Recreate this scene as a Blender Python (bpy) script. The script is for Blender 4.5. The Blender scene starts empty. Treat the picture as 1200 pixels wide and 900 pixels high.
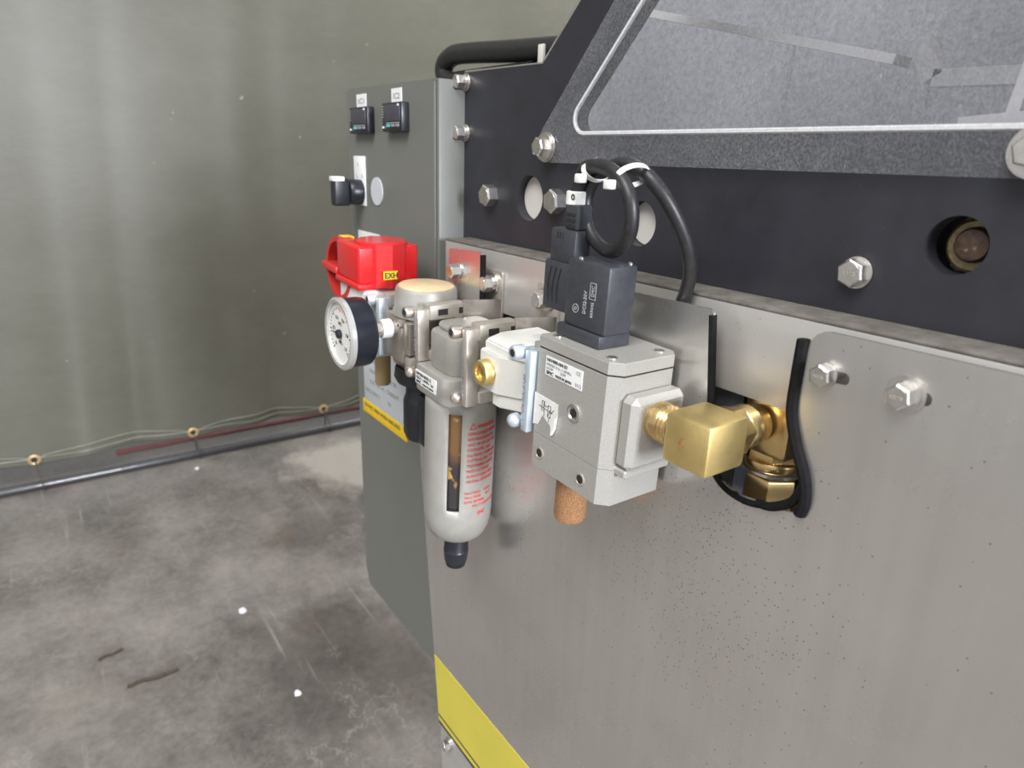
import bpy, bmesh, math, random
from mathutils import Vector, Matrix
from mathutils.geometry import tessellate_polygon
random.seed(7)
SC = bpy.context.scene
COL = SC.collection
R = math.radians
PI = math.pi

# ------------------------------------------------------------------ camera
PITCH, HEAD, ROLL, FPX = R(18.5), R(36.0), R(2.0), 778.0
hf = Vector((-math.cos(HEAD), math.sin(HEAD), 0)); rt = Vector((math.sin(HEAD), math.cos(HEAD), 0)); up = Vector((0, 0, 1))
fw = hf * math.cos(PITCH) - up * math.sin(PITCH)
cu = hf * math.sin(PITCH) + up * math.cos(PITCH)
rt, cu = rt * math.cos(ROLL) + cu * math.sin(ROLL), cu * math.cos(ROLL) - rt * math.sin(ROLL)
cd = bpy.data.cameras.new('camera'); cam = bpy.data.objects.new('camera', cd); COL.objects.link(cam)
m3 = Matrix((rt, cu, -fw)).transposed()
cam.matrix_world = Matrix.Translation((0, -0.353, 1.2)) @ m3.to_4x4()
cd.sensor_width = 36; cd.lens = FPX / 1200 * 36; cd.clip_start = 0.02; cd.clip_end = 60
cd.dof.use_dof = True; cd.dof.focus_distance = 0.50; cd.dof.aperture_fstop = 9.0
SC.camera = cam

# ------------------------------------------------------------------ world, lights, exposure
W = bpy.data.worlds.new('hall'); SC.world = W; W.use_nodes = True
bg = W.node_tree.nodes['Background']; bg.inputs[0].default_value = (0.97, 0.97, 0.97, 1); bg.inputs[1].default_value = 0.60
def area(name, loc, target, size, power, col=(1, 1, 1), sy=None):
    l = bpy.data.lights.new(name, 'AREA'); l.energy = power; l.color = col; l.size = size
    if sy: l.shape = 'RECTANGLE'; l.size_y = sy
    o = bpy.data.objects.new(name, l); COL.objects.link(o); o.location = loc
    o.rotation_euler = (Vector(target) - Vector(loc)).to_track_quat('-Z', 'Y').to_euler()
    return o
area('hall_lamp', (0.7, -2.4, 4.2), (-0.5, -0.5, 0.4), 2.2, 190, (1, 0.985, 0.955))
area('hall_door_daylight', (5.2, -0.30, 2.05), (-0.5, -0.1, 1.2), 1.0, 420, (0.90, 0.93, 1.0), 1.3)
area('curtain_fill_lamp', (-1.9, 2.3, 3.5), (-2.7, 1.6, 1.6), 1.4, 62, (1, 0.985, 0.955))  # added lamp, aimed to brighten the upper right of the curtain
vs = SC.view_settings
vs.view_transform = 'Standard'; vs.look = 'None'; vs.gamma = 1; vs.use_curve_mapping = False; vs.exposure = 0.06

# ------------------------------------------------------------------ materials
def newmat(name):
    m = bpy.data.materials.new(name); m.use_nodes = True
    nt = m.node_tree; return m, nt, nt.nodes['Principled BSDF']
def _n(nt, t, **k):
    n = nt.nodes.new(t)
    for a, b in k.items(): setattr(n, a, b)
    return n
def noise(nt, scale, detail=4, rough=.6, stretch=None, coord='Object'):
    tc = _n(nt, 'ShaderNodeTexCoord'); mp = _n(nt, 'ShaderNodeMapping')
    if stretch: mp.inputs['Scale'].default_value = stretch
    nt.links.new(tc.outputs[coord], mp.inputs[0])
    nz = _n(nt, 'ShaderNodeTexNoise'); nz.inputs['Scale'].default_value = scale; nz.inputs['Detail'].default_value = detail; nz.inputs['Roughness'].default_value = rough
    nt.links.new(mp.outputs[0], nz.inputs['Vector']); return nz
def ramp(nt, src, stops):
    r = _n(nt, 'ShaderNodeValToRGB'); e = r.color_ramp.elements
    while len(e) < len(stops): e.new(0.5)
    for el, (p, c) in zip(e, stops):
        el.position = p; el.color = c if len(c) == 4 else (*c, 1)
    nt.links.new(src, r.inputs[0]); return r
def mixc(nt, fac, a, b, mode='MIX'):
    m = _n(nt, 'ShaderNodeMix', data_type='RGBA', blend_type=mode)
    for sock, v in ((m.inputs[0], fac), (m.inputs[6], a), (m.inputs[7], b)):
        if hasattr(v, 'links'): nt.links.new(v, sock)
        elif isinstance(v, (int, float)): sock.default_value = v
        else: sock.default_value = (*v, 1) if len(v) == 3 else v
    return m.outputs[2]
def bump(nt, b, src, strength, dist=.001):
    n = _n(nt, 'ShaderNodeBump'); n.inputs['Strength'].default_value = strength; n.inputs['Distance'].default_value = dist
    nt.links.new(src, n.inputs['Height']); nt.links.new(n.outputs[0], b.inputs['Normal'])
def mat(name, col, rough=.5, metal=0., var=.12, vscale=40, bmp=0., bscale=400, dirt=None, dscale=60, dlo=.55, dhi=.75, coat=0., spec=None):
    m, nt, b = newmat(name)
    nz = noise(nt, vscale)
    lo = tuple(max(0, c * (1 - var)) for c in col); hi = tuple(min(1, c * (1 + var)) for c in col)
    c = ramp(nt, nz.outputs[0], [(.3, lo), (.7, hi)]).outputs[0]
    if dirt:
        dz = noise(nt, dscale, 8, .7)
        c = mixc(nt, ramp(nt, dz.outputs[0], [(dlo, (0, 0, 0)), (dhi, (1, 1, 1))]).outputs[0], c, dirt)
    nt.links.new(c, b.inputs['Base Color'])
    b.inputs['Roughness'].default_value = rough; b.inputs['Metallic'].default_value = metal
    if coat: b.inputs['Coat Weight'].default_value = coat
    if spec is not None: b.inputs['Specular IOR Level'].default_value = spec
    if bmp: bump(nt, b, noise(nt, bscale, 3).outputs[0], bmp)
    return m
M = {}
M['cast'] = mat('cast_silver_paint', (.36, .352, .325), .42, .25, .08, 60, .15, 900, dirt=(.33, .31, .27), dscale=35, dlo=.62, dhi=.85)
M['valve'] = mat('valve_silver_paint', (.41, .402, .372), .40, .3, .10, 900, .25, 1500)
M['regmetal'] = mat('regulator_bare_cast', (.56, .52, .46), .34, .75, .12, 50, .12, 700, dirt=(.26, .23, .2), dscale=50, dlo=.6, dhi=.8)
M['offwhite'] = mat('off_white_paint', (.67, .67, .64), .35, 0, .05, 60)
M['zinc'] = mat('blue_zinc_plate', (.62, .70, .78), .38, .55, .08, 70)
M['nickel'] = mat('nickel_clamp', (.55, .51, .46), .38, .6, .12, 80)
M['railmetal'] = mat('beige_rail_metal', (.47, .44, .38), .42, .45, .12, 60, dirt=(.2, .17, .13), dscale=45, dlo=.58, dhi=.8)
M['strap'] = mat('tarnished_strap', (.50, .45, .40), .28, .85, .2, 30, dirt=(.2, .16, .12), dscale=30, dlo=.5, dhi=.75)
M['pink'] = mat('nickel_screw', (.66, .58, .52), .3, .85, .1, 120)
M['steelbolt'] = mat('stainless_bolt', (.70, .68, .65), .28, .95, .12, 200, .1, 900)
M['brass'] = mat('brass', (.86, .66, .28), .38, .9, .10, 60, .08, 500, dirt=(.45, .30, .12), dscale=70, dlo=.6, dhi=.85)
M['brassfit'] = mat('brass_fitting', (.72, .52, .24), .25, .95, .14, 90)
M['bronze'] = mat('sintered_bronze', (.40, .21, .10), .75, .3, .5, 1100, .8, 1800)
M['bronze2'] = mat('sintered_bronze_pale', (.42, .31, .15), .8, .1, .1, 900, .4, 1800)
M['red'] = mat('red_plastic', (.62, .012, .016), .28, 0, .08, 30, coat=.3)
M['darkred'] = mat('red_handle_plastic', (.50, .03, .03), .4, 0, .1, 30)
M['blackplastic'] = mat('black_plastic', (.016, .018, .024), .35, 0, .2, 80)
M['coil'] = mat('coil_black_plastic', (.040, .043, .052), .45, 0, .15, 200, .1, 900, dirt=(.13, .13, .14), dscale=900, dlo=.62, dhi=.78)
M['rubber'] = mat('cable_rubber', (.018, .018, .02), .42, 0, .2, 200, .1, 700, dirt=(.16, .15, .13), dscale=260, dlo=.6, dhi=.85)
M['trim'] = mat('black_rubber_trim', (.010, .010, .011), .65, 0, .2, 200, spec=.08)
M['navy'] = mat('navy_black_enamel', (.010, .012, .020), .30, 0, .12, 60)
M['whiteplastic'] = mat('white_plastic', (.82, .82, .80), .35, 0, .03, 60)
M['label'] = mat('label_white', (.80, .81, .82), .5, 0, .03, 80)
M['signgrey'] = mat('sign_pale_grey', (.55, .58, .62), .45, 0, .05, 80)
M['yellow'] = mat('yellow_vinyl', (.80, .55, .02), .45, 0, .04, 80)
M['stripe'] = mat('yellow_stripe_vinyl', (.66, .58, .075), .35, 0, .06, 12)
M['orange'] = mat('yellow_plastic', (.85, .48, .03), .4, 0, .05, 80)
M['ink'] = mat('black_ink', (.02, .02, .025), .6)
M['greyink'] = mat('grey_ink', (.25, .26, .29), .6)
M['redink'] = mat('red_ink', (.62, .06, .05), .6)
M['whiteink'] = mat('grey_white_ink', (.42, .43, .43), .6)
M['teal'] = mat('teal_key', (.12, .52, .55), .4)
M['screen'] = mat('display_glass', (.055, .055, .07), .4, 0, .05, 30)
M['tan'] = mat('tan_plastic_cap', (.66, .52, .32), .5, 0, .12, 60, dirt=(.25, .18, .1), dscale=90, dlo=.66, dhi=.8)
M['paper'] = mat('torn_paper', (.72, .72, .71), .6, 0, .05, 200)
M['dial'] = mat('dial_white', (.74, .74, .73), .4, 0, .03, 50)
M['chrome'] = mat('gauge_ring', (.75, .75, .74), .25, .7, .05, 50)
M['dark'] = mat('dark_recess', (.02, .018, .016), .8)
M['rust'] = mat('greasy_shaft_end', (.075, .045, .032), .35, .2, .5, 120, .6, 300, dirt=(.30, .23, .15), dscale=160, dlo=.6, dhi=.72)
M['oldbrass'] = mat('greasy_ring', (.28, .22, .12), .4, .6, .3, 200, .4, 400)
M['cabinet'] = mat('cabinet_grey_paint', (.158, .164, .152), .38, 0, .05, 6, .06, 500, dirt=(.19, .19, .175), dscale=9, dlo=.6, dhi=.85)
M['blackpanel'] = mat('black_anodised_panel', (.026, .027, .035), .38, 0, .18, 30, .06, 900, dirt=(.13, .13, .13), dscale=520, dlo=.66, dhi=.76)
def inner_mat():
    m, nt, b = newmat('machine_inside_sheet')
    n1 = noise(nt, 9, 5, .65, (1, 1, .35)); n2 = noise(nt, 22, 4, .6, (1.6, 1, .12)); n3 = noise(nt, 160, 4, .7)
    c = ramp(nt, n1.outputs[0], [(.3, (.20, .205, .22)), (.7, (.36, .365, .385))]).outputs[0]
    c = mixc(nt, ramp(nt, n2.outputs[0], [(.58, (0, 0, 0)), (.66, (.8, .8, .8))]).outputs[0], c, (.12, .12, .13))
    c = mixc(nt, .4, c, ramp(nt, n3.outputs[0], [(.35, (.12, .12, .13)), (.65, (.46, .46, .48))]).outputs[0])
    nt.links.new(c, b.inputs['Base Color']); b.inputs['Roughness'].default_value = .5
    return m
M['inner'] = inner_mat()
M['innerdark'] = mat('machine_inside_dark', (.20, .20, .21), .6, 0, .2, 12)
M['pale'] = mat('pale_inner_plate', (.62, .60, .57), .5, 0, .08, 20)
M['dust'] = mat('white_dust', (.80, .79, .76), .9, 0, .15, 300)
M['pipe'] = mat('black_pole_paint', (.05, .05, .055), .25, 0, .15, 30, coat=.4)
M['cord'] = mat('dark_cord', (.06, .055, .05), .7)
M['gromm'] = mat('grommet_brass', (.62, .46, .26), .4, .6, .12, 90)
M['hem'] = mat('weld_seam_vinyl', (.25, .25, .20), .4, 0, .1, 30)
M['redcloth'] = mat('red_strip', (.30, .09, .09), .7, 0, .15, 20)
M['chip'] = mat('white_paint_chip', (.78, .78, .82), .5, 0, .05, 80)
M['twig'] = mat('dark_twig', (.06, .045, .03), .8, 0, .3, 120)

def stainless(name, base, rough, stretch, spots, metal=.88):
    m, nt, b = newmat(name)
    n1 = noise(nt, 6, 6, .65); n2 = noise(nt, 70, 4, .6, stretch)
    c = ramp(nt, n1.outputs[0], [(.25, tuple(x * .88 for x in base)), (.75, tuple(min(1, x * 1.08) for x in base))]).outputs[0]
    c = mixc(nt, .25, c, ramp(nt, n2.outputs[0], [(.3, (.55, .53, .51)), (.7, (.75, .73, .71))]).outputs[0])
    # grit specks, thick below the valve and thin elsewhere
    tc = _n(nt, 'ShaderNodeTexCoord'); vo = _n(nt, 'ShaderNodeTexVoronoi'); vo.inputs['Scale'].default_value = 460; nt.links.new(tc.outputs['Object'], vo.inputs['Vector'])
    lt = _n(nt, 'ShaderNodeMath', operation='LESS_THAN'); nt.links.new(vo.outputs['Distance'], lt.inputs[0]); lt.inputs[1].default_value = .22
    sc = _n(nt, 'ShaderNodeSeparateColor'); nt.links.new(vo.outputs['Color'], sc.inputs[0])
    ds = _n(nt, 'ShaderNodeVectorMath', operation='DISTANCE'); nt.links.new(tc.outputs['Object'], ds.inputs[0]); ds.inputs[1].default_value = (.055, -.11, .945)
    mr = _n(nt, 'ShaderNodeMapRange'); mr.inputs[1].default_value = .02; mr.inputs[2].default_value = .13; mr.inputs[3].default_value = .60; mr.inputs[4].default_value = .985
    nt.links.new(ds.outputs['Value'], mr.inputs[0])
    gt = _n(nt, 'ShaderNodeMath', operation='GREATER_THAN'); nt.links.new(sc.outputs[0], gt.inputs[0]); nt.links.new(mr.outputs[0], gt.inputs[1])
    mm = _n(nt, 'ShaderNodeMath', operation='MULTIPLY'); nt.links.new(lt.outputs[0], mm.inputs[0]); nt.links.new(gt.outputs[0], mm.inputs[1])
    ms = _n(nt, 'ShaderNodeMath', operation='MULTIPLY'); nt.links.new(mm.outputs[0], ms.inputs[0]); ms.inputs[1].default_value = spots
    c = mixc(nt, ms.outputs[0], c, (.13, .12, .11))
    nt.links.new(c, b.inputs['Base Color'])
    b.inputs['Metallic'].default_value = metal
    rr = ramp(nt, n1.outputs[0], [(.3, (rough * .85,) * 3), (.7, (rough * 1.15,) * 3)])
    nt.links.new(rr.outputs[0], b.inputs['Roughness'])
    return m
M['steel'] = stainless('brushed_stainless', (.76, .745, .72), .27, (1, 1, .04), .8)
M['steel2'] = stainless('dull_stainless_channel', (.60, .59, .57), .42, (.05, 1, 1), .5, .6)
M['galv'] = mat('bluish_sheet_inside', (.62, .66, .74), .12, .9, .1, 20)

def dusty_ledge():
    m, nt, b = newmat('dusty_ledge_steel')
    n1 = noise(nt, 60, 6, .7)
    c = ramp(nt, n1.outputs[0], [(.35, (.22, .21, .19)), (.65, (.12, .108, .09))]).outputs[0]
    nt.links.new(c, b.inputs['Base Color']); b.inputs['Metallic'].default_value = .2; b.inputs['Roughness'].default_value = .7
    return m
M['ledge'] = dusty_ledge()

def tarp_mat():
    m, nt, b = newmat('olive_tarpaulin')
    n1 = noise(nt, .8, 5, .6); n2 = noise(nt, 5, 6, .65, (1, .55, 1)); n3 = noise(nt, 120, 2, .5, (1, .3, 1))
    c = ramp(nt, n1.outputs[0], [(.3, (.098, .096, .074)), (.7, (.138, .135, .110))]).outputs[0]
    c = mixc(nt, .35, c, ramp(nt, n2.outputs[0], [(.35, (.090, .088, .064)), (.7, (.148, .145, .118))]).outputs[0])
    n7 = noise(nt, 60, 5, .75, (1, .3, 1)); c = mixc(nt, .09, c, ramp(nt, n7.outputs[0], [(.35, (.085, .082, .058)), (.65, (.19, .186, .152))]).outputs[0])
    nz = noise(nt, 26, 2, .5)
    c = mixc(nt, ramp(nt, nz.outputs[0], [(.775, (0, 0, 0)), (.80, (.7, .7, .7))]).outputs[0], c, (.42, .40, .33))
    nt.links.new(c, b.inputs['Base Color']); b.inputs['Roughness'].default_value = .42
    bump(nt, b, n3.outputs[0], .12, .002)
    return m
M['tarp'] = tarp_mat()

def floor_mat():
    m, nt, b = newmat('stained_concrete')
    n1 = noise(nt, 1.3, 8, .62); n2 = noise(nt, 5, 8, .7); n3 = noise(nt, 45, 6, .7)
    c = ramp(nt, n1.outputs[0], [(.32, (.055, .049, .044)), (.46, (.165, .152, .136)), (.62, (.31, .288, .264))]).outputs[0]
    c = mixc(nt, .55, c, ramp(nt, n2.outputs[0], [(.35, (.06, .054, .048)), (.65, (.29, .268, .244))]).outputs[0])
    c = mixc(nt, .25, c, ramp(nt, n3.outputs[0], [(.35, (.06, .055, .05)), (.65, (.26, .247, .228))]).outputs[0])
    # one pale worn patch and some darker patches
    for (px, py, rad, colr, amt) in ((-2.40, .60, .50, (.50, .47, .42), .7), (-1.35, .12, .50, (.045, .038, .033), .55), (-1.95, .25, .28, (.06, .055, .045), .45)):
        tc = _n(nt, 'ShaderNodeTexCoord'); nzs = noise(nt, 4.5, 6, .7)
        vm = _n(nt, 'ShaderNodeVectorMath', operation='DISTANCE'); nt.links.new(tc.outputs['Object'], vm.inputs[0]); vm.inputs[1].default_value = (px, py, 0)
        ma = _n(nt, 'ShaderNodeMath', operation='MULTIPLY_ADD'); nt.links.new(nzs.outputs[0], ma.inputs[0]); ma.inputs[1].default_value = 1.1 * rad; nt.links.new(vm.outputs['Value'], ma.inputs[2])
        mr = _n(nt, 'ShaderNodeMapRange'); mr.inputs[1].default_value = rad * 1.15; mr.inputs[2].default_value = rad * .85; mr.inputs[3].default_value = 0; mr.inputs[4].default_value = amt
        nt.links.new(ma.outputs[0], mr.inputs[0]); c = mixc(nt, mr.outputs[0], c, colr)
    # rust coloured stains
    n4 = noise(nt, 3.1, 4, .6)
    c = mixc(nt, ramp(nt, n4.outputs[0], [(.60, (0, 0, 0)), (.72, (.35, .35, .35))]).outputs[0], c, (.20, .13, .085))
    # pale scratches
    n5 = noise(nt, 2.2, 3, .6); wv = noise(nt, 3.2, 6, .65)
    r5 = ramp(nt, wv.outputs[0], [(.492, (0, 0, 0)), (.5, (.5, .5, .5)), (.508, (0, 0, 0))])
    k5 = _n(nt, 'ShaderNodeMath', operation='MULTIPLY'); nt.links.new(r5.outputs[0], k5.inputs[0])
    nt.links.new(ramp(nt, n5.outputs[0], [(.5, (0, 0, 0)), (.62, (1, 1, 1))]).outputs[0], k5.inputs[1])
    c = mixc(nt, k5.outputs[0], c, (.34, .33, .31))
    for rot, sc_, off in ((.5, (1.2, 26, 1), .3), (-1.0, (1.0, 30, 1), 4.2), (1.3, (.9, 34, 1), 7.7)):
        tc = _n(nt, 'ShaderNodeTexCoord'); mp = _n(nt, 'ShaderNodeMapping'); mp.inputs['Rotation'].default_value = (0, 0, rot); mp.inputs['Scale'].default_value = sc_; mp.inputs['Location'].default_value = (off, off, 0)
        nt.links.new(tc.outputs['Object'], mp.inputs[0]); ns = _n(nt, 'ShaderNodeTexNoise'); ns.inputs['Scale'].default_value = 1.6; ns.inputs['Detail'].default_value = 3
        nt.links.new(mp.outputs[0], ns.inputs['Vector'])
        c = mixc(nt, ramp(nt, ns.outputs[0], [(.68, (0, 0, 0)), (.74, (.45, .45, .45))]).outputs[0], c, (.34, .33, .31))
    # small light specks
    n6 = noise(nt, 75, 2, .6)
    c = mixc(nt, ramp(nt, n6.outputs[0], [(.74, (0, 0, 0)), (.78, (.8, .8, .8))]).outputs[0], c, (.34, .335, .32))
    nt.links.new(c, b.inputs['Base Color'])
    nt.links.new(ramp(nt, n2.outputs[0], [(.3, (.28,) * 3), (.7, (.55,) * 3)]).outputs[0], b.inputs['Roughness'])
    bump(nt, b, n3.outputs[0], .2, .002)
    return m
M['floor'] = floor_mat()

def acrylic_mat():
    m, nt, b = newmat('dusty_clear_acrylic')
    out = nt.nodes['Material Output']; nt.nodes.remove(b)
    tr = _n(nt, 'ShaderNodeBsdfTransparent'); tr.inputs[0].default_value = (.90, .91, .94, 1)
    gl = _n(nt, 'ShaderNodeBsdfGlossy'); gl.inputs['Roughness'].default_value = .08
    df = _n(nt, 'ShaderNodeBsdfDiffuse'); df.inputs[0].default_value = (.55, .56, .60, 1)
    fr0 = _n(nt, 'ShaderNodeFresnel'); fr0.inputs[0].default_value = 1.45
    geo = _n(nt, 'ShaderNodeNewGeometry'); inv = _n(nt, 'ShaderNodeMath', operation='SUBTRACT'); inv.inputs[0].default_value = 1; nt.links.new(geo.outputs['Backfacing'], inv.inputs[1])
    fr = _n(nt, 'ShaderNodeMath', operation='MULTIPLY'); nt.links.new(fr0.outputs[0], fr.inputs[0]); nt.links.new(inv.outputs[0], fr.inputs[1])
    m1 = _n(nt, 'ShaderNodeMixShader'); nt.links.new(fr.outputs[0], m1.inputs[0]); nt.links.new(tr.outputs[0], m1.inputs[1]); nt.links.new(gl.outputs[0], m1.inputs[2])
    n1 = noise(nt, 900, 2, .6, (1.3, 1, .8)); n2 = noise(nt, 10, 5, .65); n3 = noise(nt, 330, 1, .5, (2.2, 1, .7))
    d1 = ramp(nt, n1.outputs[0], [(.38, (.12,) * 3), (.72, (.34,) * 3)])
    d2 = ramp(nt, n2.outputs[0], [(.35, (.6,) * 3), (.65, (1,) * 3)])
    mu = _n(nt, 'ShaderNodeMath', operation='MULTIPLY'); nt.links.new(d1.outputs[0], mu.inputs[0]); nt.links.new(d2.outputs[0], mu.inputs[1])
    d3 = ramp(nt, n3.outputs[0], [(.76, (0,) * 3), (.82, (.45,) * 3)])
    ad = _n(nt, 'ShaderNodeMath', operation='ADD'); nt.links.new(mu.outputs[0], ad.inputs[0]); nt.links.new(d3.outputs[0], ad.inputs[1])
    m2 = _n(nt, 'ShaderNodeMixShader'); hz = _n(nt, 'ShaderNodeMath', operation='MULTIPLY'); nt.links.new(ad.outputs[0], hz.inputs[0]); nt.links.new(inv.outputs[0], hz.inputs[1]); nt.links.new(hz.outputs[0], m2.inputs[0]); nt.links.new(m1.outputs[0], m2.inputs[1]); nt.links.new(df.outputs[0], m2.inputs[2])
    nt.links.new(m2.outputs[0], out.inputs[0]); return m
M['acrylic'] = acrylic_mat()

def bowlglass_mat():
    m, nt, b = newmat('oily_bowl_inside')
    tc = _n(nt, 'ShaderNodeTexCoord'); sp = _n(nt, 'ShaderNodeSeparateXYZ'); nt.links.new(tc.outputs['Object'], sp.inputs[0])
    n = noise(nt, 90, 3, .6)
    add = _n(nt, 'ShaderNodeMath', operation='MULTIPLY_ADD'); nt.links.new(n.outputs[0], add.inputs[0]); add.inputs[1].default_value = .02; nt.links.new(sp.outputs[2], add.inputs[2])
    mp = _n(nt, 'ShaderNodeMapRange'); mp.inputs[1].default_value = -.17; mp.inputs[2].default_value = -.04; nt.links.new(add.outputs[0], mp.inputs[0])
    c = ramp(nt, mp.outputs[0], [(.0, (.03, .03, .035)), (.50, (.035, .03, .03)), (.62, (.16, .085, .035)), (1., (.22, .12, .05))]).outputs[0]
    n2 = noise(nt, 70, 2, .5)
    c = mixc(nt, ramp(nt, n2.outputs[0], [(.66, (0,) * 3), (.72, (1,) * 3)]).outputs[0], c, (.48, .28, .07))
    nt.links.new(c, b.inputs['Base Color']); b.inputs['Roughness'].default_value = .15; b.inputs['Coat Weight'].default_value = .5
    return m
M['bowlglass'] = bowlglass_mat()

# ------------------------------------------------------------------ object helpers
ORG = {}
def thing(name, label, cat, loc, tilt=0, group=None):
    o = bpy.data.objects.new(name, None); COL.objects.link(o); o.empty_display_size = .01
    o.location = loc; o.rotation_euler = (0, tilt, 0); o['label'] = label; o['category'] = cat
    if group: o['group'] = group
    ORG[o.name] = Vector(loc); return o
def finish(me, smooth=35):
    for p in me.polygons: p.use_smooth = True
    me.set_sharp_from_angle(angle=R(smooth))
def part(parent, name, bm, m, label=None, smooth=35):
    """bm is in world coordinates of the untilted thing"""
    top = parent
    while top.parent: top = top.parent
    bmesh.ops.translate(bm, vec=-ORG[top.name], verts=bm.verts)
    bmesh.ops.recalc_face_normals(bm, faces=bm.faces)
    me = bpy.data.meshes.new(name); bm.to_mesh(me); bm.free(); finish(me, smooth)
    me.materials.append(M[m] if isinstance(m, str) else m)
    o = bpy.data.objects.new(name, me); COL.objects.link(o); o.parent = parent
    if label: o['label'] = label
    return o
def single(name, bm, m, label=None, cat=None, loc=(0, 0, 0), group=None, kind=None, smooth=35):
    bmesh.ops.translate(bm, vec=-Vector(loc), verts=bm.verts)
    bmesh.ops.recalc_face_normals(bm, faces=bm.faces)
    me = bpy.data.meshes.new(name); bm.to_mesh(me); bm.free(); finish(me, smooth); me.materials.append(M[m])
    o = bpy.data.objects.new(name, me); COL.objects.link(o); o.location = loc
    if label: o['label'] = label
    if cat: o['category'] = cat
    if group: o['group'] = group
    if kind: o['kind'] = kind
    ORG[o.name] = Vector(loc)
    return o
def B(): return bmesh.new()
def merge(bm, t):
    me = bpy.data.meshes.new('tmp'); t.to_mesh(me); t.free(); bm.from_mesh(me); bpy.data.meshes.remove(me)
def box(bm, x, y, z, bev=0, seg=2, vert=None):
    """x,y,z are (lo,hi); bev bevels all edges, vert = bevel of the upright edges only"""
    t = B(); bmesh.ops.create_cube(t, size=1)
    for v in t.verts:
        v.co = Vector(((x[0] + x[1]) / 2 + v.co.x * (x[1] - x[0]), (y[0] + y[1]) / 2 + v.co.y * (y[1] - y[0]), (z[0] + z[1]) / 2 + v.co.z * (z[1] - z[0])))
    if vert:
        es = [e for e in t.edges if abs(e.verts[0].co.z - e.verts[1].co.z) > 1e-6]
        bmesh.ops.bevel(t, geom=es, offset=vert[0], segments=vert[1], affect='EDGES', profile=.5)
    if bev:
        es = [e for e in t.edges if len(e.link_faces) == 2 and e.calc_face_angle() > .6] if vert else t.edges[:]
        bmesh.ops.bevel(t, geom=es, offset=bev, segments=seg, affect='EDGES', profile=.5)
    merge(bm, t); return bm
def cyl(bm, p0, p1, r, n=24, r2=None, bev=0, ph=0):
    p0, p1 = Vector(p0), Vector(p1); d = p1 - p0; L = d.length
    t = B(); bmesh.ops.create_cone(t, cap_ends=True, segments=n, radius1=r, radius2=r if r2 is None else r2, depth=L)
    if bev:
        es = [e for e in t.edges if any(len(f.verts) > 4 or n <= 6 and abs(f.normal.z) > .9 for f in e.link_faces)]
        bmesh.ops.bevel(t, geom=es, offset=bev, segments=2, affect='EDGES')
    mx = Matrix.Translation((p0 + p1) / 2) @ d.to_track_quat('Z', 'Y').to_matrix().to_4x4() @ Matrix.Rotation(ph, 4, 'Z')
    bmesh.ops.transform(t, matrix=mx, verts=t.verts); merge(bm, t); return bm
def lathe(bm, prof, origin, axis=(0, 0, 1), n=40, cap=True):
    """prof: list of (radius, height along axis)"""
    q = Vector(axis).to_track_quat('Z', 'Y'); o = Vector(origin); rows = []
    for r, h in prof:
        rows.append([bm.verts.new(o + q @ Vector((r * math.cos(2 * PI * k / n), r * math.sin(2 * PI * k / n), h))) for k in range(n)])
    for a, b in zip(rows, rows[1:]):
        for k in range(n): bm.faces.new((a[k], a[(k + 1) % n], b[(k + 1) % n], b[k]))
    if cap:
        if prof[0][0] > 1e-6: bm.faces.new(rows[0][::-1])
        if prof[-1][0] > 1e-6: bm.faces.new(rows[-1])
    return bm
def catmull(pts, sub=8):
    P = [Vector(p) for p in pts]; P = [2 * P[0] - P[1]] + P + [2 * P[-1] - P[-2]]; out = []
    for i in range(1, len(P) - 2):
        a, b, c, d = P[i - 1:i + 3]
        for k in range(sub):
            t = k / sub
            out.append(.5 * ((2 * b) + (c - a) * t + (2 * a - 5 * b + 4 * c - d) * t * t + (3 * b - 3 * c + d - a) * t ** 3))
    out.append(P[-2]); return out
def tube(bm, pts, r, n=12, sub=8, flat=None):
    P = catmull(pts, sub) if sub else [Vector(p) for p in pts]
    prev = None; rows = []
    for i, p in enumerate(P):
        d = (P[min(i + 1, len(P) - 1)] - P[max(i - 1, 0)]).normalized()
        if prev is None:
            a = d.cross(Vector((0, 1, 0)));
            if a.length < .2: a = d.cross(Vector((1, 0, 0)))
        else: a = prev - d * prev.dot(d)
        a.normalize(); b = d.cross(a); prev = a
        rows.append([bm.verts.new(p + (a * math.cos(2 * PI * k / n) * r + b * math.sin(2 * PI * k / n) * r * (flat or 1))) for k in range(n)])
    for u, v in zip(rows, rows[1:]):
        for k in range(n): bm.faces.new((u[k], u[(k + 1) % n], v[(k + 1) % n], v[k]))
    bm.faces.new(rows[0][::-1]); bm.faces.new(rows[-1]); return bm
def plate(bm, outer, holes, y0, y1, axis='y'):
    """slab with holes; 2D points are (x,z), thickness along y"""
    loops = [outer] + holes
    tris = tessellate_polygon([[Vector((a, b, 0)) for a, b in l] for l in loops])
    flat = [p for l in loops for p in l]
    A = [bm.verts.new((a, y0, b)) for a, b in flat]; Bv = [bm.verts.new((a, y1, b)) for a, b in flat]
    for t in tris:
        bm.faces.new([A[i] for i in t]); bm.faces.new([Bv[i] for i in reversed(t)])
    k = 0
    for l in loops:
        n = len(l)
        for i in range(n):
            a, b = k + i, k + (i + 1) % n
            bm.faces.new((A[a], A[b], Bv[b], Bv[a]))
        k += n
    return bm
def circ(x, z, r, n=40, rz=None): return [(x + r * math.cos(2 * PI * k / n), z + (rz or r) * math.sin(2 * PI * k / n)) for k in range(n)]
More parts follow.
